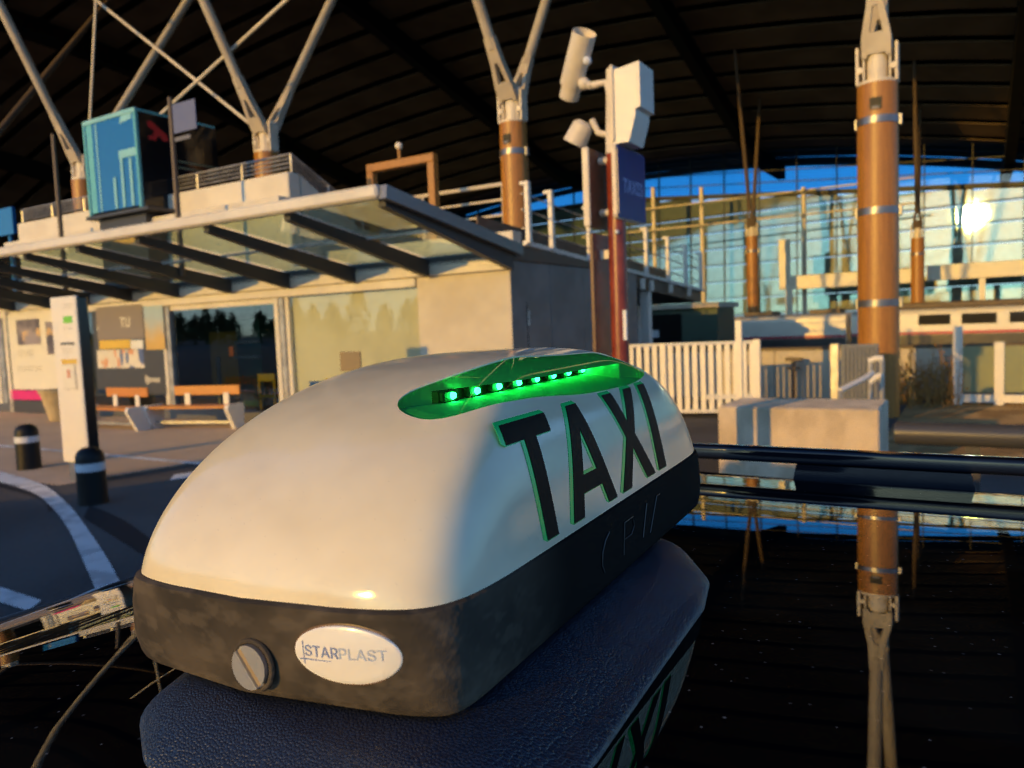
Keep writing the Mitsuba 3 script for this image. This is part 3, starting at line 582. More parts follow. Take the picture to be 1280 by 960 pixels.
# canopy of the pavilion
YE = YF - 3.2
ze = onY(475, 240, YE)[2]; CX1 = onY(474, 240, YE)[0]
zc0 = PZ + .12
part(pv, 'canopy', box(PX0 - 2, CX1, YE - .06, YE + .10, ze - .07, ze + .09, .03), 'gutter', label='pale front gutter of the glass canopy')
cn = f'{pv}__canopy'
bm = []
pitch = onY(532, 325, YF - .2)[0] - onY(438, 335, YF - .2)[0]
xb = [CX1 - .06 - i * 1.62 for i in range(14)]
for i, x in enumerate(xb):
    sec = [(YE + .11, ze - .03), (YE + .11, ze - .15), (YF - .11, zc0 - .30), (YF - .11, zc0 - .02)]
    k = part(cn, 'beam', extr(Polygon(sec), .11, ((0, 1, 0), (0, 0, 1), (1, 0, 0)), (x - .055, 0, 0)), 'beam_grey')
for i in range(13):
    xa, xbb = xb[i + 1] + .06, xb[i] - .06
    for j in range(2):
        f0, f1 = j / 2 + .004, (j + 1) / 2 - .004
        P = lambda x, f_: (x, YE + .11 + (YF - YE - .22) * f_, ze - .01 + (zc0 - ze + .01) * f_)
        m = trimesh.Trimesh([P(xa, f0), P(xbb, f0), P(xbb, f1), P(xa, f1)], [[0, 1, 2], [0, 2, 3]], process=False)
        part(cn, 'pane', m, 'canopy_glass', smooth=False)
    part(cn, 'purlin', bar((xa, YE + 1.6, (ze + zc0) / 2 - .03), (xbb, YE + 1.6, (ze + zc0) / 2 - .03), .03, .04), 'galv')
part(cn, 'side_gutter', bar((CX1 + .05, YE, ze), (CX1 + .05, YF, zc0), .12, .16), 'grey_steel')
part(cn, 'wall_gutter', box(PX0, CX1, YF - .10, YF - .012, zc0 - .12, zc0 + .02), 'beam_grey')
part(cn, 'bracket', box(PX1 - .12, PX1 + .02, YF - .2, YF - .004, PZ + .07, PZ + .3, .02), 'gutter')
# terrace block with rail
tz = onY(355, 214, YF)[2]; tX = onY(357, 214, YF)[0]; tX0 = onY(18, 272, YF)[0]
part(pv, 'terrace_parapet', box(tX0, tX, YF + .05, YF + .35, PZ + .23, tz, .02), 'cream')
part(pv, 'terrace_parapet', extr(Polygon([(YF + .36, PZ + .23), (YF + .36, tz - .03), (YF + 2.0, tz - .9), (YF + 4.8, tz - .95), (YF + 4.8, PZ + .23)]), .3, ((0, 1, 0), (0, 0, 1), (1, 0, 0)), (tX - .3, 0, 0)), 'cream')
part(pv, 'terrace_ledge', box(tX0, tX + .1, YF - .3, YF + .04, tz - .62, tz - .5, .01), 'cream')
part(pv, 'terrace_ledge', box(tX + .11, PX1 - .4, YF + .8, YF + 1.1, PZ + .23, PZ + .55, .01), 'cream')
def railing(pts, h, n_rails, lab, post_r=.022, rail_r=.02, step=1.35, bs='galv'):
    k = thing('railing', lab, 'railing'); P = [np.array(p, float) for p in pts]
    for a, b in zip(P[:-1], P[1:]):
        L = np.linalg.norm(b - a); n = max(1, int(round(L / step)))
        for j in range(n + 1): q = a + (b - a) * j / n; part(k, 'post', tube([q, q + [0, 0, h]], post_r, 8), bs)
        for j in range(n_rails): o = np.array([0, 0, h * (1 - j * .9 / n_rails)]); part(k, 'rail', tube([a + o, b + o], rail_r * (1.3 if j == 0 else .8), 8), bs)
hR = onY(357, 193, YF)[2] - tz
railing([(tX0, YF + .2, tz), (tX - .05, YF + .2, tz), (tX - .05, YF + 2.1, tz - .9), (tX - .05, YF + 4.6, tz - .95)], hR + .05, 4, 'thin grey railing along the cream terrace parapet above the canopy')
q0, q1 = onY(505, 242, 13.2), onY(628, 230, 13.2); q0b = onY(440, 248, 13.2)
railing([(q0b[0], 13.2, q1[2] - 1.0), (q1[0], 13.2, q1[2] - 1.0)], 1.0, 3, 'terrace railing between the orange frame and the corner column', .03, .03, 2.1, 'cream_steel')
# ramp deck with white posts along the side of the pavilion
rp = thing('ramp_deck', 'sloping walkway deck with white posts along the dark pavilion side', 'walkway')
def rz(Y): return onX(655, 301, PX1)[2] + (Y - onX(655, 301, PX1)[1]) * (onX(876, 361, PX1)[2] - onX(655, 301, PX1)[2]) / (onX(876, 361, PX1)[1] - onX(655, 301, PX1)[1])
ya, yb = onX(655, 301, PX1)[1], onX(879, 361, PX1)[1]
part(rp, 'deck', extr(Polygon([(YBACK + .01, rz(YBACK) - .34), (YBACK + .01, rz(YBACK) - .06), (yb, rz(yb) - .06), (yb, rz(yb) - .34)]), 2.2, ((0, 1, 0), (0, 0, 1), (1, 0, 0)), (PX1 - 2.25, 0, 0)), 'brown_steel')
part(rp, 'edge', bar((PX1, YF + .5, rz(YF + .5) - .03), (PX1, yb, rz(yb) - .03), .07, .07), 'white_paint')
part(rp, 'side_sheet', extr(Polygon([(ya, rz(ya) + .06), (ya, rz(ya) + .5), (yb, rz(yb) + .5), (yb, rz(yb) + .06)]), .02, ((0, 1, 0), (0, 0, 1), (1, 0, 0)), (PX1 - .9, 0, 0)), 'brown_plate')
for px_, tp, bt in ((661, 232, 304), (690, 243, 313), (737, 262, 326), (808, 288, 347), (835, 299, 352), (857, 309, 358), (876, 318, 362)):
    q, q2 = onX(px_, bt, PX1 + .05), onX(px_, tp, PX1 + .05)
    part(rp, 'post', cat_([box(PX1 + .02, PX1 + .1, q[1] - .05, q[1] + .05, q[2], q2[2], .01), box(PX1 - .06, PX1 + .1, q[1] - .05, q[1] + .05, q2[2] + .001, q2[2] + .06, .01)]), 'white_paint')
for s in (.2, .5, .75): part(rp, 'rail', tube([(PX1 - .01, ya, rz(ya) + s), (PX1 - .01, yb, rz(yb) + s)], .014, 8), 'galv')
for px_, a_, b_ in ((803, 348, 362), (814, 350, 364), (838, 355, 366), (861, 360, 370)):
    q, q2 = onX(px_, b_, PX1 + .03), onX(px_, a_, PX1 + .03); part(rp, 'bracket', box(PX1 + .005, PX1 + .08, q[1] - .06, q[1] + .06, q[2], q2[2], .01), 'white_paint')
q = onX(806, 395, PX1 - .2); part(rp, 'support', box(PX1 - .25, PX1 - .05, q[1] - .15, q[1] + .05, 0, rz(q[1]) - .35), 'white_paint')
q = onX(879, 361, PX1); part(rp, 'support', box(PX1 - 1.9, PX1 - 1.7, q[1] - .4, q[1] - .2, 0, rz(q[1]) - .34), 'white_paint')
# orange portal frame on the terrace
YO = 12.4
q0, q1 = onY(464, 202, YO), onY(540, 192, YO); w = .16; zo = q1[2]
op = thing('portal_frame', 'orange square portal frame with a knob on top, on the terrace', 'frame')
part(op, 'post', box(q0[0] - w / 2, q0[0] + w / 2, YO - w / 2, YO + w / 2, PZ + .22, zo - w, .01), 'glulam')
part(op, 'post', box(q1[0] - w / 2, q1[0] + w / 2, YO - w / 2, YO + w / 2, PZ + .22, zo - w, .01), 'glulam')
part(op, 'beam', box(q0[0] - w / 2, q1[0] + w / 2, YO - w / 2, YO + w / 2, zo - w + .003, zo, .01), 'glulam')
q = onY(499, 190, YO); part(op, 'stub', tube([(q[0], YO, zo), (q[0], YO, zo + .22)], .035, 10), 'glulam'); part(op, 'knob', trimesh.creation.icosphere(3, .075).apply_translation((q[0], YO, zo + .27)), 'white_paint', smooth=True)
# lift
lf = thing('glass_lift', 'bright blue glass lift box standing on the canopy in front of the terrace', 'lift')
YLF = YF - .55
a, b = onY(108, 200, YLF)[0], onY(174, 200, YLF)[0]; lt = onY(174, 133, YLF)[2]; lb = onY(140, 266, YLF)[2]
part(lf, 'front_pane', box(a + .08, b - .06, YLF - .012, YLF + .012, lb + .05, lt - .08), 'lift_blue')
dpt = 1.9
for x in (a + .03, b - .03): part(lf, 'post', box(x - .035, x + .035, YLF - .03, YLF + .04, lb, lt, .006), 'lift_frame')
part(lf, 'post', box(a + .10, a + .30, YLF - .016, YLF - .013, lb + .05, lt - .08), 'lift_frame'); part(lf, 'post', box(a + .42, a + .47, YLF - .02, YLF - .013, lb + .05, lt - .1), 'lift_pale')
part(lf, 'head_rail', box(a, b, YLF - .035, YLF + .045, lt - .08, lt + .01, .006), 'lift_pale')
part(lf, 'roof', box(a, b, YLF + .05, YLF + dpt, lt - .05, lt, .005), 'lift_frame')
part(lf, 'side_pane', box(b - .02, b, YLF + .05, YLF + dpt, lb, lt - .06), 'lift_dark', label='black glass side of the lift'); part(lf, 'side_pane', box(a, a + .02, YLF + .05, YLF + dpt, lb, lt - .06), 'lift_dark'); part(lf, 'rear_pane', box(a, b, YLF + dpt, YLF + dpt + .03, lb, lt - .05), 'lift_dark')
part(lf, 'rail_fitting', cat_([box(onY(x, 240, YLF)[0] - .04, onY(x, 240, YLF)[0] + .04, YLF - .03, YLF - .014, lb + .06, onY(x, t_, YLF)[2]) for x, t_ in ((146, 222), (156, 197), (167, 197))] + [box(onY(150, 194, YLF)[0], b - .06, YLF - .03, YLF - .0135, onY(150, 199, YLF)[2], onY(150, 189, YLF)[2])]), 'lift_pale')
part(lf, 'sticker', extr(Polygon([(0, 0), (.42, .05), (.42, .2), (.2, .17), (.12, .28)]), .004, XZ, onY(149, 155, YLF - .013)), 'lift_pale'); part(lf, 'sill', box(a - .1, b + .25, YLF - .06, YLF + dpt, lb - .08, lb - .002, .01), 'dark_steel')
qq = onX(184, 163, b + .004)
part(lf, 'emblem', extr(Polygon(np.array([(.0, .25), (.12, .3), (.62, -.02), (.66, -.2), (.5, -.22), (.34, -.08), (.25, -.24), (.02, -.24), (.02, -.14), (.18, -.1), (.22, .02), (.02, .12)]) * .72), .008, YZ, qq), 'emblem_red', label='red angular emblem on the black glass')
for yy in (186, 194): q = onX(178, yy, b + .006); part(lf, 'side_rail', box(b + .001, b + .01, YLF + .9, YLF + dpt, q[2] - .14, q[2] - .10), 'lift_core')
part(lf, 'shaft', box(a + .1, b - .1, YLF + .12, YF + .03, PZ + .09, lb - .085), 'dark_steel')
# poles on the terrace front
for px_, tp, Yp, lab in ((66, 168, YF - .9, 'thin brown pole left of the blue lift'), (212, 122, YF - 1.2, 'thin brown pole carrying the small blue grey flag sign')):
    q = onY(px_, tp, Yp)
    k = thing('sign_pole', lab, 'pole')
    part(k, 'pole', tube([(q[0], Yp, zc0), (q[0], Yp, q[2] - .9), (q[0], Yp, q[2])], [.055, .045, .04], 12), 'brown_steel')
    if px_ == 212:
        u = onY(245, 145, Yp); part(k, 'flag_plate', box(q[0] + .06, u[0], Yp - .01, Yp + .01, onY(216, 168, Yp)[2], onY(216, 131, Yp)[2], .004), 'flag_blue')
        part(k, 'lower_rail', box(q[0] + .06, q[0] + .5, Yp - .006, Yp + .006, onY(216, 178, Yp)[2], onY(216, 173, Yp)[2]), 'flag_text')
q0, q1 = onY(-30, 268, 12), onY(17, 292, 12)
whole('sky_panel', cat_([box(q0[0], q1[0], 12, 12.1, q1[2], q0[2]), box(q1[0] - .5, q1[0] - .4, 12.1, 12.18, PZ + .2, q0[2] - .05)]), 'lift_blue', 'opaque blue panel standing in for sky at the left end of the terrace', 'sky_panel')  # opaque blue panel drawn where sky shows past the terrace

# ------------------------------------------------------------------ forecourt furniture
def bench(x, yq, ang, L, lab):
    k = thing('bench', lab, 'bench', group=None); W = .5
    R = lambda m: rot_z(m, ang, (x, yq, 0))
    for j, (y0, y1) in enumerate(((.02, .15), (.165, .295), (.31, .44))): part(k, 'seat_slat', R(box(x, x + L, yq + y0, yq + y1, .40, .445, .008)), 'bench_wood')
    part(k, 'back_slat', R(box(x + .25, x + L, yq + .46, yq + .50, .62, .80, .01)), 'bench_wood')
    for s in (.5, L - .35): part(k, 'back_bracket', R(box(x + s, x + s + .13, yq + .43, yq + .458, .38, .66, .01)), 'white_paint')
    for s in (-.09, L + .003):
        part(k, 'leg', R(extr(Polygon([(.16, 0), (.42, 0), (.46, .40), (.44, .46), (.0, .46), (-.04, .38)]), .085, ((0, 1, 0), (0, 0, 1), (1, 0, 0)), (x + s, yq, .004))), 'white_paint')
    part(k, 'under_bar', R(box(x + .002, x + L - .002, yq + .2, yq + .26, .10, .15)), 'galv')
    return k
q = onZ(183, 538); bench(q[0] + .05, q[1] + .02, .26, 1.72, 'orange wood bench with white legs in front of the dark window')
q = onZ(163, 541); bench(q[0] - 1.65, q[1] - .02, .02, 1.55, 'orange wood bench half hidden behind the tall white totem')
pl = onZ(62, 528)
whole('plant_pot', lathe([(.20, .004), (.22, .02), (.36, .62), (.40, .64), (.40, .70), (.34, .70), (.32, .55)], 28, (pl[0] - .1, pl[1] + .3, 0)), 'planter', 'tapered tan plant pot standing before the white exhibition board', 'pot')
# totem
t0 = onZ(80, 601)
YK = t0[1]; tb_ = onY(86, 578, YK)[2]; tx0, tx1 = onY(71, 480, YK)[0], onY(103, 480, YK)[0]; tzp = onY(86, 370, YK)[2]
tt = thing('totem', 'tall white information totem with a black side at the kerb', 'totem')
tth = .15
part(tt, 'front', box(tx0, tx1 - .004, YK, YK + .05, tb_, tzp, .012), 'white_paint'); part(tt, 'side', box(tx1 - .03, tx1 + .01, YK + .012, YK + tth, tb_ - .1, tzp - .01, .02), 'black_gloss', label='glossy black side of the totem')
part(tt, 'back', box(tx0, tx1 - .032, YK + .052, YK + tth - .02, tb_, tzp - .02, .01), 'black_matt'); part(tt, 'foot', box(tx0 + .08, tx1 - .02, YK + .02, YK + .13, 0, tb_ - .004), 'blue_grey')
def tp(a, b, t, bt, bs, name='print'):
    m_ = (a + b) / 2; part(tt, name, box(onY(a, t, YK)[0], onY(b, t, YK)[0], YK - .004, YK - .0005, onY(m_, bt, YK)[2], onY(m_, t, YK)[2]), bs)
mat('print_green', (.16, .50, .05), .5); mat('print_orange', (.6, .3, .2), .5)
tp(79, 90, 395, 404, 'print_green', 'pictogram'); tp(76, 93, 428, 431, 'poster_dark', 'caption'); tp(77, 96, 449, 455, 'print_yellow', 'notice_head'); tp(78, 95, 456, 487, 'print_grey', 'notice_frame')
part(tt, 'notice', box(onY(79, 470, YK)[0], onY(94, 470, YK)[0], YK - .008, YK - .0045, onY(86, 486, YK)[2], onY(86, 457, YK)[2]), 'poster_white'); part(tt, 'notice_mark', box(onY(85, 470, YK)[0], onY(89, 470, YK)[0], YK - .011, YK - .0085, onY(86, 472, YK)[2], onY(86, 462, YK)[2]), 'print_orange')
for yy in (380, 384, 410, 436, 440): tp(78, 91, yy, yy + 1, 'print_grey', 'text_line')
def bollard(px, py, lab, scale=1.):
    q = onZ(px, py); k = thing('bollard', lab, 'bollard', group=None); r = .152 * scale; h = .62 * scale
    part(k, 'post', lathe([(r * 1.03, 0), (r, .03), (r * .97, h - .15), (r * .95, h - .09), (r * .8, h - .035), (r * .45, h), (.01, h + .008)], 36, q), 'black_matt', smooth=40)
    part(k, 'band', lathe([(r * .965, h - .245), (r * .995, h - .243), (r * .985, h - .157), (r * .95, h - .155)], 36, q), 'band_white', smooth=40)
bollard(37, 586, 'black bollard with a white band standing in the sun at the left')
bollard(117, 629, 'black bollard with a white band standing in shade before the totem', .97)

# ------------------------------------------------------------------ taxi rank post with cameras
XP, YP = -2.47, 5.86
tp_ = thing('sign_post', 'red brown post carrying signs, cameras and a white box', 'post')
ztop = onY(772, 85, YP)[2]; zmid = onY(772, 200, YP)[2]
part(tp_, 'pole', tube([(XP, YP, 0), (XP, YP, zmid), (XP, YP, ztop)], [.072, .07, .045], 20), 'red_paint')
part(tp_, 'upper_pole', tube([(XP, YP, zmid + .05), (XP, YP, ztop)], [.074, .05], 20), 'cream_steel')
# camera arm and cameras
aj = onY(735, 108, YP); part(tp_, 'arm', tube([(XP, YP, onY(768, 132, YP)[2]), (XP - .05, YP, aj[2] + .0), aj + [.04, 0, 0]], .032, 12), 'cream_steel')
c0, c1 = onY(729, 52, YP - .10), onY(711, 122, YP + .10)
cm = thing('camera_tube', 'long pale surveillance camera tilted on the upper arm of the post', 'camera')
d, a_, b_ = frame_of(c1 - c0)
part(cm, 'housing', tube([c0 - d * .015, c0, c1, c1 + d * .012], [.075, .085, .082, .06], 24), 'cream_steel'); part(cm, 'sunshield', tube([c0 - d * .06 + np.array([0, -.012, .01]), c1 - d * .1 + np.array([0, -.012, .01])], [.096, .094], 24, False), 'cream_steel')
part(cm, 'knuckle', cat_([trimesh.creation.icosphere(2, .05).apply_translation((c1 + c0) / 2 + np.array([.07, 0, -.12])), tube([aj + [.03, 0, 0], (c1 + c0) / 2 + np.array([.06, 0, -.12])], .03, 10)]), 'cream_steel')
part(cm, 'lamp', trimesh.creation.icosphere(2, .035).apply_translation(onY(734, 76, YP - .12)), 'band_white', smooth=True)
f0, f1 = onY(731, 152, YP), onY(718, 180, YP); fl_ = thing('floodlight', 'small pale floodlight hanging under the long camera', 'floodlight')
part(fl_, 'head', tube([f0, f0 + (f1 - f0) * .15, f1], [.05, .085, .10], 20), 'cream_steel'); part(fl_, 'bracket', tube([onY(740, 150, YP), onY(748, 166, YP), (XP, YP, onY(770, 170, YP)[2])], .026, 10), 'cream_steel')
# white box
wb = thing('control_box', 'white metal control box with a cut corner on top of the post', 'box')
bx0, bx1 = onY(767, 120, YP - .12)[0], onY(801, 120, YP - .12)[0]; z1, z0, zc = onY(784, 80, YP - .12)[2], onY(784, 178, YP - .12)[2], onY(795, 136, YP - .12)[2]
w_ = bx1 - bx0
part(wb, 'case', extr(Polygon([(0, z0), (w_ * .55, z0), (w_ * .82, zc - .05), (w_ * .82, zc), (w_, zc + .01), (w_, z1), (0, z1 - .03)]), .30, ((1, 0, 0), (0, 0, 1), (0, 1, 0)), (bx0, YP - .14, 0)), 'white_paint')
part(wb, 'lid', box(bx0 - .012, bx0 + .012, YP - .16, YP + .17, z0 + .02, z1 + .01, .005), 'cream_steel'); part(wb, 'seam', box(bx0 + w_ * .9, bx0 + w_ * .905, YP - .143, YP - .141, zc + .03, z1 - .02), 'galv')
# TAXIS plate (faces +X), second plate behind
XT = XP + .085
def rounded(w, h, r): return Polygon([(0, 0), (w, 0), (w, h), (0, h)]).buffer(-r).buffer(r, quad_segs=6)
pa, pb = onX(771, 231, XT), onX(805, 235, XT); zA_, zB_ = onX(771, 181, XT)[2], onX(771, 271, XT)[2]
sg = thing('direction_sign', 'blue plate lettered TAXIS fixed to the red brown post', 'sign')
wS, hS = pb[1] - pa[1], zA_ - zB_
part(sg, 'plate', extr(rounded(wS, hS, .03), .012, YZ, (XT, pa[1], zB_)), 'sign_blue'); part(sg, 'edge', extr(rounded(wS + .02, hS + .02, .04), .030, YZ, (XT - .032, pa[1] - .01, zB_ - .01)), 'cream_steel')
m = meshkit.text_mesh('TAXIS', .10, .003, True); L = m.extents[0]; m.vertices[:, 0] *= wS * .72 / L
m.vertices = np.stack([np.full(len(m.vertices), XT + .0125) + m.vertices[:, 2], pa[1] + wS * .16 + m.vertices[:, 0], zB_ + hS * .38 + m.vertices[:, 1]], 1); part(sg, 'lettering', m, 'sign_letter', label='pale blue letters reading TAXIS')
for zz in (.12, .86): part(sg, 'clamp', tube([(XT - .03, YP - .02, zB_ + hS * zz), (XP - .13, YP - .02, zB_ + hS * zz)], .03, 10), 'cream_steel')
XQ = XP - .14
p2 = onX(737, 250, XQ); s2 = thing('rear_plate', 'brown backed sign plate on the left of the red brown post', 'sign')
za, zb2 = onX(737, 185, XQ)[2], onX(737, 283, XQ)[2]
part(s2, 'plate', extr(rounded(.62, za - zb2, .03), .025, YZ, (XQ - .03, p2[1], zb2)), 'brown_plate'); part(s2, 'edge', box(XQ - .045, XQ + .012, p2[1] - .03, p2[1] - .002, zb2, za, .008), 'cream_steel')
s3 = thing('lower_plate', 'tall red brown panel below the brown backed plate', 'panel')
za3 = onX(745, 292, XQ)[2]
part(s3, 'panel', extr(rounded(.6, za3 - .5, .02), .025, YZ, (XQ - .03, p2[1] + .06, .5)), 'red_paint'); part(s3, 'edge', box(XQ - .035, XQ - .002, p2[1] + .040, p2[1] + .058, .5, za3, .006), 'brown_plate'); part(s3, 'foot', box(XQ - .04, XP - .07, YP - .03, YP + .03, .55, .62), 'red_paint'); part(s3, 'foot', box(XQ - .005, XP - .07, YP - .03, YP + .03, za3 - .2, za3 - .13), 'cream_steel')
part(tp_, 'reflector', cat_([box(XP + .05, XP + .078, YP - .055, YP - .03, onY(775, 425, YP)[2], onY(775, 388, YP)[2])]), 'band_white'); q = onY(771, 290, YP - .08); part(tp_, 'stud', trimesh.creation.icosphere(2, .018).apply_translation(q), 'band_white', smooth=True)

# ------------------------------------------------------------------ the taxi
tc = thing('taxi_car', 'glossy black taxi seen over its roof, with a roof rail on the far side', 'car')
def carz(X, Y):
    d = np.maximum(0, -.30 - X); lin = np.maximum(0, d - .55); d1 = np.minimum(d, .55)
    return 1.57 - .07 * (Y - .25) ** 2 - (.505 * d1 ** 2 + .55 * lin) - .10 * np.maximum(0, X - .7) ** 2 - 6 * np.maximum(0, np.abs(Y - .255) - .57) ** 2
YC0, YC1 = -.385, .895
part(tc, 'roof', slab(grid(np.linspace(-.95, 1.75, 140), np.linspace(YC0, YC1, 90), lambda x, y: np.stack([x, y, carz(x, y)], -1)), .02), 'taxi_paint', smooth=30)
def rail(side):
    y0 = .255 + side * .60; xs_ = np.concatenate([[-.78, -.72, -.62], np.linspace(-.5, 1.5, 25), [1.58, 1.62]]); hh = np.concatenate([[.0, .008, .018], np.full(25, .029), [.012, .0]])
    w_ = np.arange(28) * 2 * np.pi / 28; C = np.column_stack([.0108 * np.sign(np.cos(w_)) * np.abs(np.cos(w_)) ** .55, .0082 * np.sign(np.sin(w_)) * np.abs(np.sin(w_)) ** .5]); n = len(C)
    Z0 = carz(xs_, np.full(len(xs_), y0)); V = np.vstack([np.column_stack([np.full(n, x), y0 + C[:, 0], z + h + C[:, 1]]) for x, z, h in zip(xs_, Z0, hh)]); F = []
    for i in range(len(xs_) - 1):
        for j in range(n):
            k = (j + 1) % n; F += [[i * n + j, i * n + k, (i + 1) * n + k], [i * n + j, (i + 1) * n + k, (i + 1) * n + j]]
    m = trimesh.Trimesh(V, F, process=False); m.fix_normals()
    k = part(tc, 'roof_rail', m, 'rail_black', smooth=50)
    for xf in (-.08, .95): 
        z = carz(xf, y0); part(k, 'foot', extr(Polygon([(-.085, -.004), (.085, -.004), (.080, .021), (-.080, .021)]), .020, XZ, (xf, y0 + .010, z)), 'rail_black')
    part(tc, 'gutter_strip', cat_([bar((xs_[i], y0 - .028 * side, Z0[i] + .003), (xs_[i + 1], y0 - .028 * side, Z0[i + 1] + .003), .012, .006) for i in range(2, len(xs_) - 2)]), 'black_matt')
rail(1); rail(-1)
# body below the roof
def loft(secs):
    n = len(secs[0]); V = np.vstack(secs); F = []
    for i in range(len(secs) - 1):
        for j in range(n):
            k = (j + 1) % n; F += [[i * n + j, (i + 1) * n + j, (i + 1) * n + k], [i * n + j, (i + 1) * n + k, i * n + k]]
    for s, o in ((0, 1), (len(secs) - 1, -1)):
        c = len(V); V = np.vstack([V, secs[s].mean(0)])
        for j in range(n): F.append([c, s * n + j, s * n + (j + 1) % n][::o])
    m = trimesh.Trimesh(V, F, process=False); m.fix_normals(); return m
def lower_body(x0, x1, yc, hw, zt):
    secs = []
    for t in np.linspace(0, 1, 17):
        x = x0 + (x1 - x0) * t; e_ = max(0, abs(t - .5) * 2 - .8) / .2; h = hw * (1 - .18 * e_ ** 2); tp2 = zt * (1 - .10 * e_ ** 2) - (.10 if t < .25 else 0) * (1 - t / .25)
        secs.append(np.array([(x, yc - h * .96, .30), (x, yc - h, .55), (x, yc - h, .75), (x, yc - h * .93, tp2), (x, yc + h * .93, tp2), (x, yc + h, .75), (x, yc + h, .55), (x, yc + h * .96, .30)]))
    return loft(secs)
part(tc, 'body', lower_body(-2.45, 2.25, .255, .91, 1.0), 'taxi_paint', smooth=50)
def quad(P): return trimesh.Trimesh(P, [[0, 1, 2], [0, 2, 3]], process=False)
part(tc, 'windscreen', slab(quad([(-1.62, -.45, 1.0), (-1.62, .96, 1.0), (-.96, .86, 1.36), (-.96, -.35, 1.36)]), .012), 'car_glass', smooth=False)
part(tc, 'rear_window', slab(quad([(1.76, -.36, 1.42), (1.76, .87, 1.42), (2.15, .93, 1.0), (2.15, -.42, 1.0)]), .012), 'car_glass', smooth=False)
for s in (-1, 1):
    yb_, yt_ = .255 + s * .83, .255 + s * .63
    for xa, xbb in ((-1.45, .12), (.18, 1.05), (1.11, 1.95)):
        part(tc, 'side_window', cat_([trimesh.convex.convex_hull(np.array([(x, y_ + o, z) for x, y_, z in ((xa, yb_, 1.0), (xbb, yb_, 1.0), (max(xa, -.9), yt_, 1.42 if xa > -1 else 1.38), (min(xbb, 1.72), yt_, 1.48))  for o in (-.006, .006)]))]), 'car_glass', smooth=False)
    part(tc, 'roof_frame', cat_([bar((-1.62, .255 + s * .76, 1.0), (-.93, yt_, 1.38), .06, .05), bar((-.93, yt_, 1.385), (-.4, yt_, 1.50), .05, .06), bar((-.4, yt_, 1.505), (1.74, yt_, 1.46), .05, .06), bar((1.74, yt_, 1.46), (2.15, .255 + s * .74, 1.0), .07, .06)]), 'taxi_paint')
def wheel(k, x, yq, s):
    w = part(k, 'wheel', tube([(x, yq, .32), (x, yq + s * .2, .32)], .32, 28), 'rubber'); part(w, 'hub', tube([(x, yq + s * .195, .32), (x, yq + s * .21, .32)], .2, 24), 'hub')
for x in (-1.55, 1.4):
    for s in (-1, 1): wheel(tc, x, .255 + s * .70, s)

# ------------------------------------------------------------------ the illuminated roof sign
SC = .8785
v4 = [4.47142410e-02, -2.68515742e-01, 4.03740157e-01, 1.96700146e-01, 9.55725529e-02, 11.0, 9.17700838e-02, 1.95, 4.11097701, .06, 1.67937661e-01, 3.15790563e-02, 8.35983921e-03, 6.56568832e-02, 4.34e-02, .975]
th, scx, scy, SA, SB, SPX, SH, em, ek, dm, dk, tX_, tY_, ce, hb, fl0 = v4
scx, scy, SA, SB, SH, hb = (q * SC for q in (scx, scy, SA, SB, SH, hb)); ZS = 1.72 - .107 * SC
def world(P):
    P = np.asarray(P, float); x, y_, z = P[..., 0], P[..., 1], P[..., 2]; c, s = math.cos(th), math.sin(th)
    return np.stack([x * c - y_ * s + scx, x * s + y_ * c + scy, ZS + z + tX_ * x + tY_ * y_], -1)
def wm(m): m = m.copy(); m.vertices = world(m.vertices); return m
def gp(s, d_, k_): return (1 - d_ * s) * np.maximum(1 - s ** k_, 0) ** (1 / k_)
NT = 288; tt_ = np.arange(NT) * 2 * np.pi / NT
def plan(a, b, SPX=SPX):
    c, s = np.cos(tt_), np.sin(tt_); q0 = np.sign(c) * np.abs(c) ** (2 / SPX); q1 = np.sign(s) * np.abs(s) ** (2 / SPX)
    P = np.column_stack([b * q0, a * q1 * (1 - ce * q0 ** 2)])
    P = np.vstack([P, P[:1]]); L = np.concatenate([[0], np.cumsum(np.linalg.norm(np.diff(P, axis=0), axis=1))]); u = np.arange(NT) / NT * L[-1]
    return np.column_stack([np.interp(u, L, P[:, k]) for k in (0, 1)])
U = plan(SA, SB)
def scaled(f, g): return U * [g, f]
def surf_x(z): return SB * gp(np.clip(np.asarray(z) / SH, 0, .9995), dk, ek)
def surf_normal(z):
    e_ = 1e-4; return np.array([1., 0, -(float(surf_x(z + e_)) - float(surf_x(z - e_))) / (2 * e_)]) / math.hypot(1, (float(surf_x(z + e_)) - float(surf_x(z - e_))) / (2 * e_))
sp = thing('taxi_roof_sign', 'white illuminated taxi roof sign with green lamps, on the black taxi roof', 'taxi sign')
lev = 1 - np.linspace(1, .012, 56) ** 1.9
secs = [np.column_stack([scaled(gp(s, dm, em), gp(s, dk, ek)), np.full(NT, SH * s)]) for s in lev]
dome = loft(secs)
def px_of(ply_): return ply_
W_IN = np.array([(.021, -.112), (.027, -.118), (.036, -.124), (.048, -.127), (.060, -.124), (.071, -.109), (.0765, -.076), (.079, -.021), (.080, .040), (.079, .085), (.074, .104), (.066, .108), (.061, .092), (.0585, .055), (.0555, .010), (.051, -.033), (.0385, -.068), (.030, -.085), (.0235, -.097)]) * SC
from scipy.interpolate import splprep, splev
_tck, _ = splprep(np.vstack([W_IN, W_IN[:1]]).T, s=4e-6, per=True)
W_IN = np.array(splev(np.linspace(0, 1, 90)[:-1], _tck)).T
wpoly = Polygon(W_IN).buffer(.002).buffer(-.002).buffer(-.004).buffer(.004, quad_segs=6)
zf = .0595 * SC
cut = m3.Manifold.compose([to_man(trimesh.creation.extrude_polygon(wpoly, .1, engine='earcut').apply_translation((0, 0, zf)))])
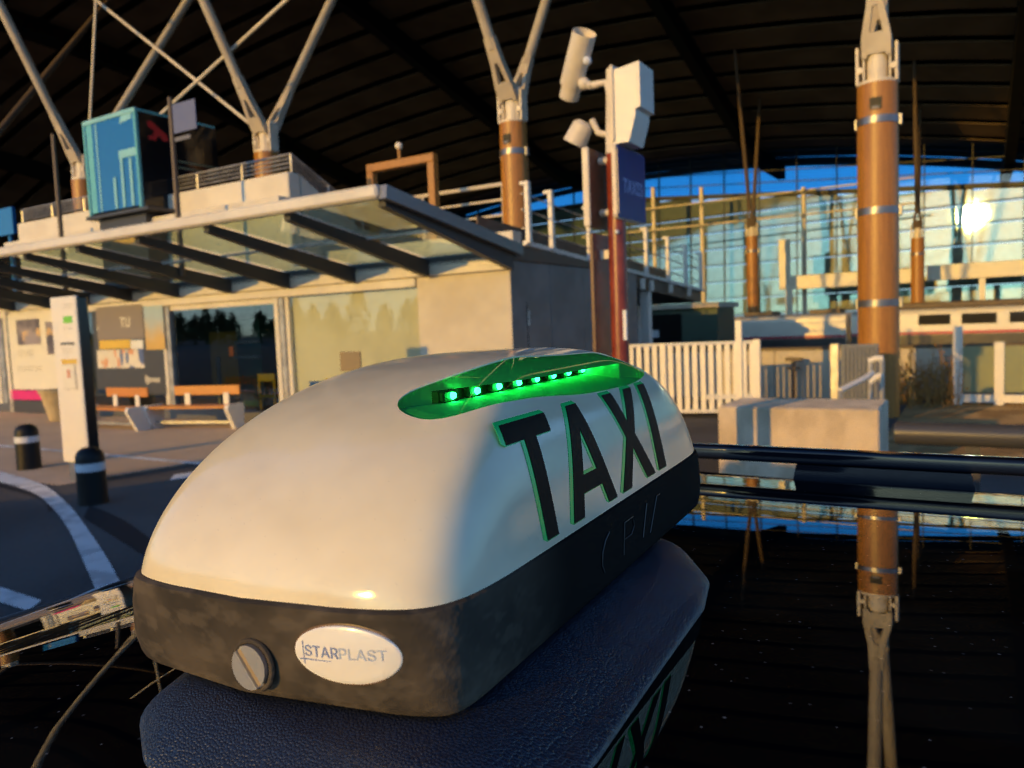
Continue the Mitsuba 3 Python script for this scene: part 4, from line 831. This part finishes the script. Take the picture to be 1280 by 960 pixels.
inner = to_man(box(.016 * SC, .064 * SC, -.090 * SC, .092 * SC, zf, .0745 * SC))
dm_ = to_man(dome)
dome_c = from_man(dm_ - (cut + inner))
part(sp, 'dome', wm(dome_c), 'dome_white', smooth=22, label='glossy white plastic dome of the sign')
def dome_z(x, y_):
    """Height of the dome over local (x, y)."""
    x, y_ = np.asarray(x, float), np.asarray(y_, float); lo, hi = np.zeros_like(x), np.full_like(x, .9999)
    for _ in range(40):
        s = (lo + hi) / 2; g = SB * gp(s, dk, ek); f_ = SA * gp(s, dm, em); qx = np.clip(np.abs(x) / g, 0, 5); qy = np.abs(y_) / (f_ * np.maximum(1 - ce * np.minimum(qx, 1) ** 2, .1))
        ins = qx ** SPX + qy ** SPX < 1; lo = np.where(ins, s, lo); hi = np.where(ins, hi, s)
    return SH * lo
v2, f2 = trimesh.creation.triangulate_polygon(wpoly, engine='earcut'); v2, f2 = trimesh.remesh.subdivide_to_size(np.column_stack([v2, v2[:, 0] * 0]), f2, .004)
lens = trimesh.Trimesh(np.column_stack([v2[:, :2], dome_z(v2[:, 0], v2[:, 1]) - .0006]), f2, process=True)
part(sp, 'lens', wm(lens), 'clear_lens', smooth=True, label='clear window over the row of green lamps')
tray = wpoly.buffer(-.0004).union(Polygon([(.017 * SC, -.0895 * SC), (.06 * SC, -.0895 * SC), (.06 * SC, .0915 * SC), (.017 * SC, .0915 * SC)])); tray = Polygon(tray.exterior)
tv, tf = trimesh.creation.triangulate_polygon(tray, engine='earcut'); tv, tf = trimesh.remesh.subdivide_to_size(np.column_stack([tv, tv[:, 0] * 0]), tf, .004)
tv[:, 2] = zf + .0012 + .0063 * np.clip((.079 * SC - tv[:, 0]) / (.043 * SC), 0, 1)
tv[:, 2] = np.minimum(tv[:, 2], dome_z(tv[:, 0], tv[:, 1]) - .0022)
part(sp, 'tray', wm(trimesh.Trimesh(tv, tf, process=True)), 'tray_white', smooth=True)
lbx = .030 * SC
part(sp, 'lamp_bar', wm(cat_([box(lbx - .006, lbx + .001, -.090 * SC, .092 * SC, zf + .0078, .0742 * SC)])), 'led_board')
for i in range(8):
    yy = (-.0830 + .0242 * i) * SC; zz = .0712 * SC
    k = part(sp, 'lamp_holder', wm(box(lbx + .0012, lbx + .0042, yy - .0065, yy + .0065, zz - .0024, zz + .0028, .0008)), 'led_board')
    k2 = numbered(f'{sp}__lamp'); nx = np.array([.985, 0, .17])
    disk = tube([np.array([lbx + .0044, yy, zz]), np.array([lbx + .0044, yy, zz]) + nx * .0016], [.0018, .0013], 14)
    scene[k2] = mikit.ply(wm(disk), 'tray_white', smooth=False, emitter={'type': 'area', 'radiance': rgb(.45, 17., 3.2)})
    labels[k2] = {'label': 'glowing green lamp'} if i == 0 else {}
    if i: del labels[k2]
# letters on the front face
def letter_polys():
    H0, H1 = .0042 * SC, .0605 * SC; o = {}
    T_ = Polygon([(-.118, .0515), (-.118, .0605), (-.072, .0605), (-.072, .0515), (-.0885, .0515), (-.0885, .0042), (-.1005, .0042), (-.1005, .0515)])
    A_ = Polygon([(-.070, .0042), (-.0455, .0605), (-.0325, .0605), (-.009, .0042), (-.0215, .0042), (-.0262, .0155), (-.0520, .0155), (-.0568, .0042)]).difference(Polygon([(-.0485, .0245), (-.0390, .0475), (-.0298, .0245)]))
    X_ = Polygon([(.001, .0042), (.0155, .0042), (.0305, .0262), (.0455, .0042), (.0610, .0042), (.0385, .0335), (.0560, .0605), (.0420, .0605), (.0308, .0415), (.0205, .0605), (.0060, .0605), (.0232, .0330)])
    I_ = Polygon([(.0695, .0042), (.0845, .0042), (.0820, .0605), (.0695, .0605)])
    return [Polygon(np.array(q.exterior.coords) * SC, [np.array(r.coords) * SC for r in q.interiors]) for q in (T_, A_, X_, I_)]
def on_face(poly, off, thick):
    out = []
    for g in getattr(poly, 'geoms', [poly]):
        m = trimesh.creation.extrude_polygon(g, thick, engine='earcut'); v_, f_ = trimesh.remesh.subdivide_to_size(m.vertices, m.faces, .004)
        z = v_[:, 1]; x = surf_x(z); e_ = 1e-4; sl = (surf_x(z + e_) - surf_x(z - e_)) / (2 * e_); nn = np.stack([np.ones_like(sl), -sl], 1) / np.hypot(1, sl)[:, None]; dd = off + v_[:, 2]
        m2 = trimesh.Trimesh(np.column_stack([x + nn[:, 0] * dd, v_[:, 0], z + nn[:, 1] * dd]), f_, process=True); m2.fix_normals(); out.append(m2)
    return cat_(out)
from shapely import affinity, union_all
for i, poly in enumerate(letter_polys()):
    part(sp, 'letter', wm(on_face(poly, .0004, .0003)), 'letter_black', smooth=25, label=f'black letter {"TAXI"[i]} on the shaded face of the sign')
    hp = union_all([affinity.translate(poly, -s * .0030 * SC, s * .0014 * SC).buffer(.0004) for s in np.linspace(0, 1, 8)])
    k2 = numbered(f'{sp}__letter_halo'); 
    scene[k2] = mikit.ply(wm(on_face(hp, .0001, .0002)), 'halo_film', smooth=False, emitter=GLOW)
# skirt
fr = [(1.0, .0004), (1.012, -.0006), (1.014, -.003), (1.012, -.012), (1.005, -.026), (.992, -hb + .004), (.985, -hb + .0012), (.972, -hb)]
sk = loft([np.column_stack([plan(SA, SB, SPX + 14 * min(1, max(0, -z / hb))) * f_, np.full(NT, z)]) for f_, z in fr])
part(sp, 'skirt', wm(sk), 'skirt_rubber', smooth=35, label='dusty black rubber skirt around the foot of the sign')
def skirt_y(x, z):     # near end surface of the skirt
    f_ = np.interp(-np.asarray(z), [-q[1] for q in fr], [q[0] for q in fr]); qx = np.clip(np.abs(x) / (SB * f_), 0, .999)
    yc = (1 - qx ** SPX) ** (1 / SPX); return -SA * f_ * yc * (1 - ce * qx ** 2)
def on_end(m, off=0.):
    """Local mesh with (x, z) in the sign's end plane and depth as -y: wrapped onto the near end of the skirt."""
    m = m.copy(); v_ = m.vertices; v_[:, 1] = skirt_y(v_[:, 0], v_[:, 2]) - off - v_[:, 1] ; m.vertices = v_; m.fix_normals(); return m
# screw
sx_, sz_, sr = .0062 * SC, -.0268 * SC, .0093 * SC
cyl = trimesh.creation.cylinder(sr, .0032, sections=48); cyl.apply_transform(trimesh.transformations.rotation_matrix(math.pi / 2, [1, 0, 0]))
ys_ = float(skirt_y(sx_, sz_)); cyl.apply_translation((sx_, ys_ - .0012, sz_))
slot = box(-.0125 * SC, .0125 * SC, -.0012, .0016, -.0017 * SC, .0017 * SC); slot.apply_transform(trimesh.transformations.rotation_matrix(math.radians(52), [0, 1, 0])); slot.apply_translation((sx_, ys_ - .0028, sz_))
k = part(sp, 'screw', wm(from_man(to_man(cyl) - to_man(slot))), 'screw_steel', smooth=30, label='round slotted steel screw on the end of the skirt')
sl2 = box(-.0088 * SC, .0088 * SC, -.0003, .0003, -.00155 * SC, .00155 * SC); sl2.apply_transform(trimesh.transformations.rotation_matrix(math.radians(52), [0, 1, 0])); sl2.apply_translation((sx_, ys_ - .0016, sz_)); part(k, 'slot', wm(sl2), 'slot_glint')
ring = tube([(sx_ + 1.12 * sr * math.cos(a_), ys_ - .0003, sz_ + 1.12 * sr * math.sin(a_)) for a_ in np.linspace(0, 2 * np.pi, 41)], .0011, 8, False); part(k, 'rim', wm(ring), 'skirt_rubber')
# oval badge
ox, oz, oa, ob_ = .0537 * SC, -.0170 * SC, .0232 * SC, .0118 * SC
def oval(a, b, t0_, dome_h, n=72):
    V, F = [], []; w = np.arange(n) * 2 * np.pi / n; prof = [(1., 0), (1., t0_ * .7), (.97, t0_), (.8, t0_ + dome_h * .5), (.4, t0_ + dome_h * .9), (.02, t0_ + dome_h)]
    for s, d_ in prof: V.append(np.column_stack([ox + a * s * np.cos(w), np.full(n, d_), oz + b * s * np.sin(w)]))
    return loft(V)
part(sp, 'badge_rim', wm(on_end(oval(oa * 1.035, ob_ * 1.06, .0004, 0.0001))), 'badge_rim', smooth=30)
k = part(sp, 'badge', wm(on_end(oval(oa, ob_, .0014, .0008))), 'badge_face', smooth=40, label='cream oval maker badge lettered STARPLAST')
def badge_text(txt, x0, w, h, bs):
    m = meshkit.text_mesh(txt, h, .00025); m.vertices[:, 0] = (m.vertices[:, 0] - m.bounds[0, 0]) * w / m.extents[0]
    v_, f_ = trimesh.remesh.subdivide_to_size(np.column_stack([x0 + m.vertices[:, 0], m.vertices[:, 2], oz - .0009 * SC + m.vertices[:, 1]]), m.faces, .0015)
    # follow the badge's dome
    rr_ = np.hypot((v_[:, 0] - ox) / oa, (v_[:, 2] - oz) / ob_); v_[:, 1] += np.interp(rr_, [.02, .4, .8, .97], [.0022, .00212, .0018, .0014]) + .0001
    part(k, 'lettering', wm(on_end(trimesh.Trimesh(v_, f_, process=False))), bs)
badge_text('STAR', ox - oa * .74, oa * .66, .0044 * SC, 'badge_blue'); badge_text('PLAST', ox - oa * .06, oa * .84, .0044 * SC, 'badge_grey')
mk = [box(ox - oa * .785, ox - oa * .77, .0019, .0021, oz - .0045 * SC, oz + .0050 * SC), box(ox - oa * .86, ox - oa * .25, .0020, .0022, oz - .0026 * SC, oz - .0022 * SC)]
part(k, 'mark', wm(on_end(cat_(mk))), 'badge_blue')
# relief marks moulded into the shaded long side of the skirt
def side_pt(y_, z, o=.0004):
    f_ = np.interp(-z, [-q[1] for q in fr], [q[0] for q in fr]); return np.array([SB * f_ + o, y_, z])
for pts in ([(-.028, -.011), (-.034, -.014), (-.038, -.020), (-.038, -.027), (-.034, -.032)], [(-.004, -.031), (-.004, -.012), (.010, -.012), (.013, -.018), (.008, -.022), (-.003, -.022)], [(.030, -.030), (.036, -.010)], [(.044, -.031), (.056, -.010), (.062, -.010)]):
    part(sp, 'moulded_mark', wm(tube([side_pt(y_ * SC, z * SC) for y_, z in pts], .00045, 8)), 'mark_relief')
# vinyl mounting pad
PP = Polygon(np.array([(-.082, -.10), (-.080, -.165), (-.066, -.202), (-.03, -.226), (.03, -.244), (.10, -.252), (.132, -.232), (.138, -.15), (.135, .025), (.126, .075), (.100, .116), (.06, .130), (-.05, .135), (-.080, .11)]) * SC).buffer(-.022).buffer(.022, quad_segs=12)
pc = np.array(PP.exterior.coords)[:-1]; L_ = PP.exterior.length; N_ = 260; ring0 = np.array([PP.exterior.interpolate(i / N_ * L_).coords[0] for i in range(N_)]); cen = np.array([.02, -.06]) * SC
secs = []
ztp = -hb - .0015
for s in np.concatenate([1 - np.linspace(0, .32, 22) ** 1.3, np.linspace(.66, .02, 14)]):
    P2 = cen + (ring0 - cen) * s; dist = (1 - s) * np.linalg.norm(ring0 - cen, axis=1); R_ = .042; h = np.sqrt(np.clip(1 - (1 - np.clip(dist / R_, 0, 1)) ** 2, 0, 1))
    Wp = world(np.column_stack([P2, np.zeros(N_)])); zroof = carz(Wp[:, 0], Wp[:, 1]) - .001; ztop_ = world(np.column_stack([P2, np.full(N_, ztp)]))[:, 2] - .011 * np.clip((np.abs(P2[:, 0]) - .075 * SC) / .045, 0, 1) ** 2 - .012 * np.clip((-P2[:, 1] - .185 * SC) / .05, 0, 1) ** 2
    Wp[:, 2] = zroof + (np.maximum(ztop_, zroof + .006) - zroof) * h; secs.append(Wp)
part(sp, 'mounting_pad', loft(secs), 'pad_vinyl', smooth=50, label='pebbled blue black vinyl pad between the sign and the roof')

# ------------------------------------------------------------------ behind the camera: unseen vehicles added to cast the shade, and the mirrored trees
def plain_car(x0, yc, h, lab):
    k = thing('shade_car', lab, 'car', group='unseen cars added to shade the forecourt')
    part(k, 'body', lower_body(x0, x0 + 4.5, yc, .88, .93), 'car_grey', smooth=50)
    cab = np.array([(x0 + 1.15, -.75, .9), (x0 + 4.3, -.75, .9), (x0 + 1.95, -.58, h), (x0 + 3.85, -.58, h)]); cab = np.vstack([cab, cab * [1, -1, 1]]) + [0, yc, 0]
    part(k, 'cabin', trimesh.convex.convex_hull(cab), 'car_glass', smooth=20)
    part(k, 'roof', box(x0 + 1.98, x0 + 3.82, yc - .57, yc + .57, h, h + .03, .012), 'car_grey')
    for x in (x0 + .85, x0 + 3.6):
        for s in (-1, 1): wheel(k, x, yc + s * .68, s)
plain_car(-16.9, -4.5, 1.40, 'low unseen car added behind the taxi to cast shade')
def van(x0, yc, h, lab):
    k = thing('shade_van', lab, 'van')
    prof = Polygon([(0, .3), (0, .95), (.75, 1.1), (1.25, h), (4.7, h), (4.8, 1.0), (4.75, .3)])
    part(k, 'body', extr(prof, 1.8, XZ, (x0, yc + .9, 0)), 'car_grey', smooth=30)
    for s in (-1, 1): part(k, 'side_window', box(x0 + 1.4, x0 + 4.4, yc + s * .9 - .004, yc + s * .9 + .004, 1.15, h - .2), 'car_glass')
    for x in (x0 + .9, x0 + 3.9):
        for s in (-1, 1): wheel(k, x, yc + s * .72, s)
van(-11.3, -2.8, 1.88, 'unseen van added behind the taxi to cast shade, left of two'); van(-6.1, -2.8, 1.88, 'unseen van added behind the taxi to cast shade, right of two')
fol = []
for i in range(64):
    x, yq, h, rr0 = -235 + i * 3.1 + rng.uniform(-2, 2), -105 + rng.uniform(-12, 12), rng.uniform(5, 9.5) * (1.25 if i % 7 == 0 else 1), rng.uniform(1.8, 3.8)
    n = 420; u = rng.normal(0, 1, (n, 3)); u /= np.linalg.norm(u, axis=1, keepdims=True); c = np.array([x, yq, h * .55]) + u * (rng.random(n) ** .4)[:, None] * [rr0, rr0, h * .45]
    c[:, :2] = [x, yq] + (c[:, :2] - [x, yq]) * np.clip(1.2 - c[:, 2] / h, .1, 1)[:, None]
    fol += [trimesh.Trimesh((c[:, None] + rng.normal(0, .38, (n, 3, 3))).reshape(-1, 3), np.arange(3 * n).reshape(-1, 3), process=False), tube([(x, yq, 0), (x, yq, h * .8)], [.25, .06], 6)]
k = thing('far_trees', 'dark belt of trees far behind the taxi, mirrored in the pavilion windows', 'trees', kind='stuff'); scene[k] = mikit.ply(cat_(fol), 'foliage')
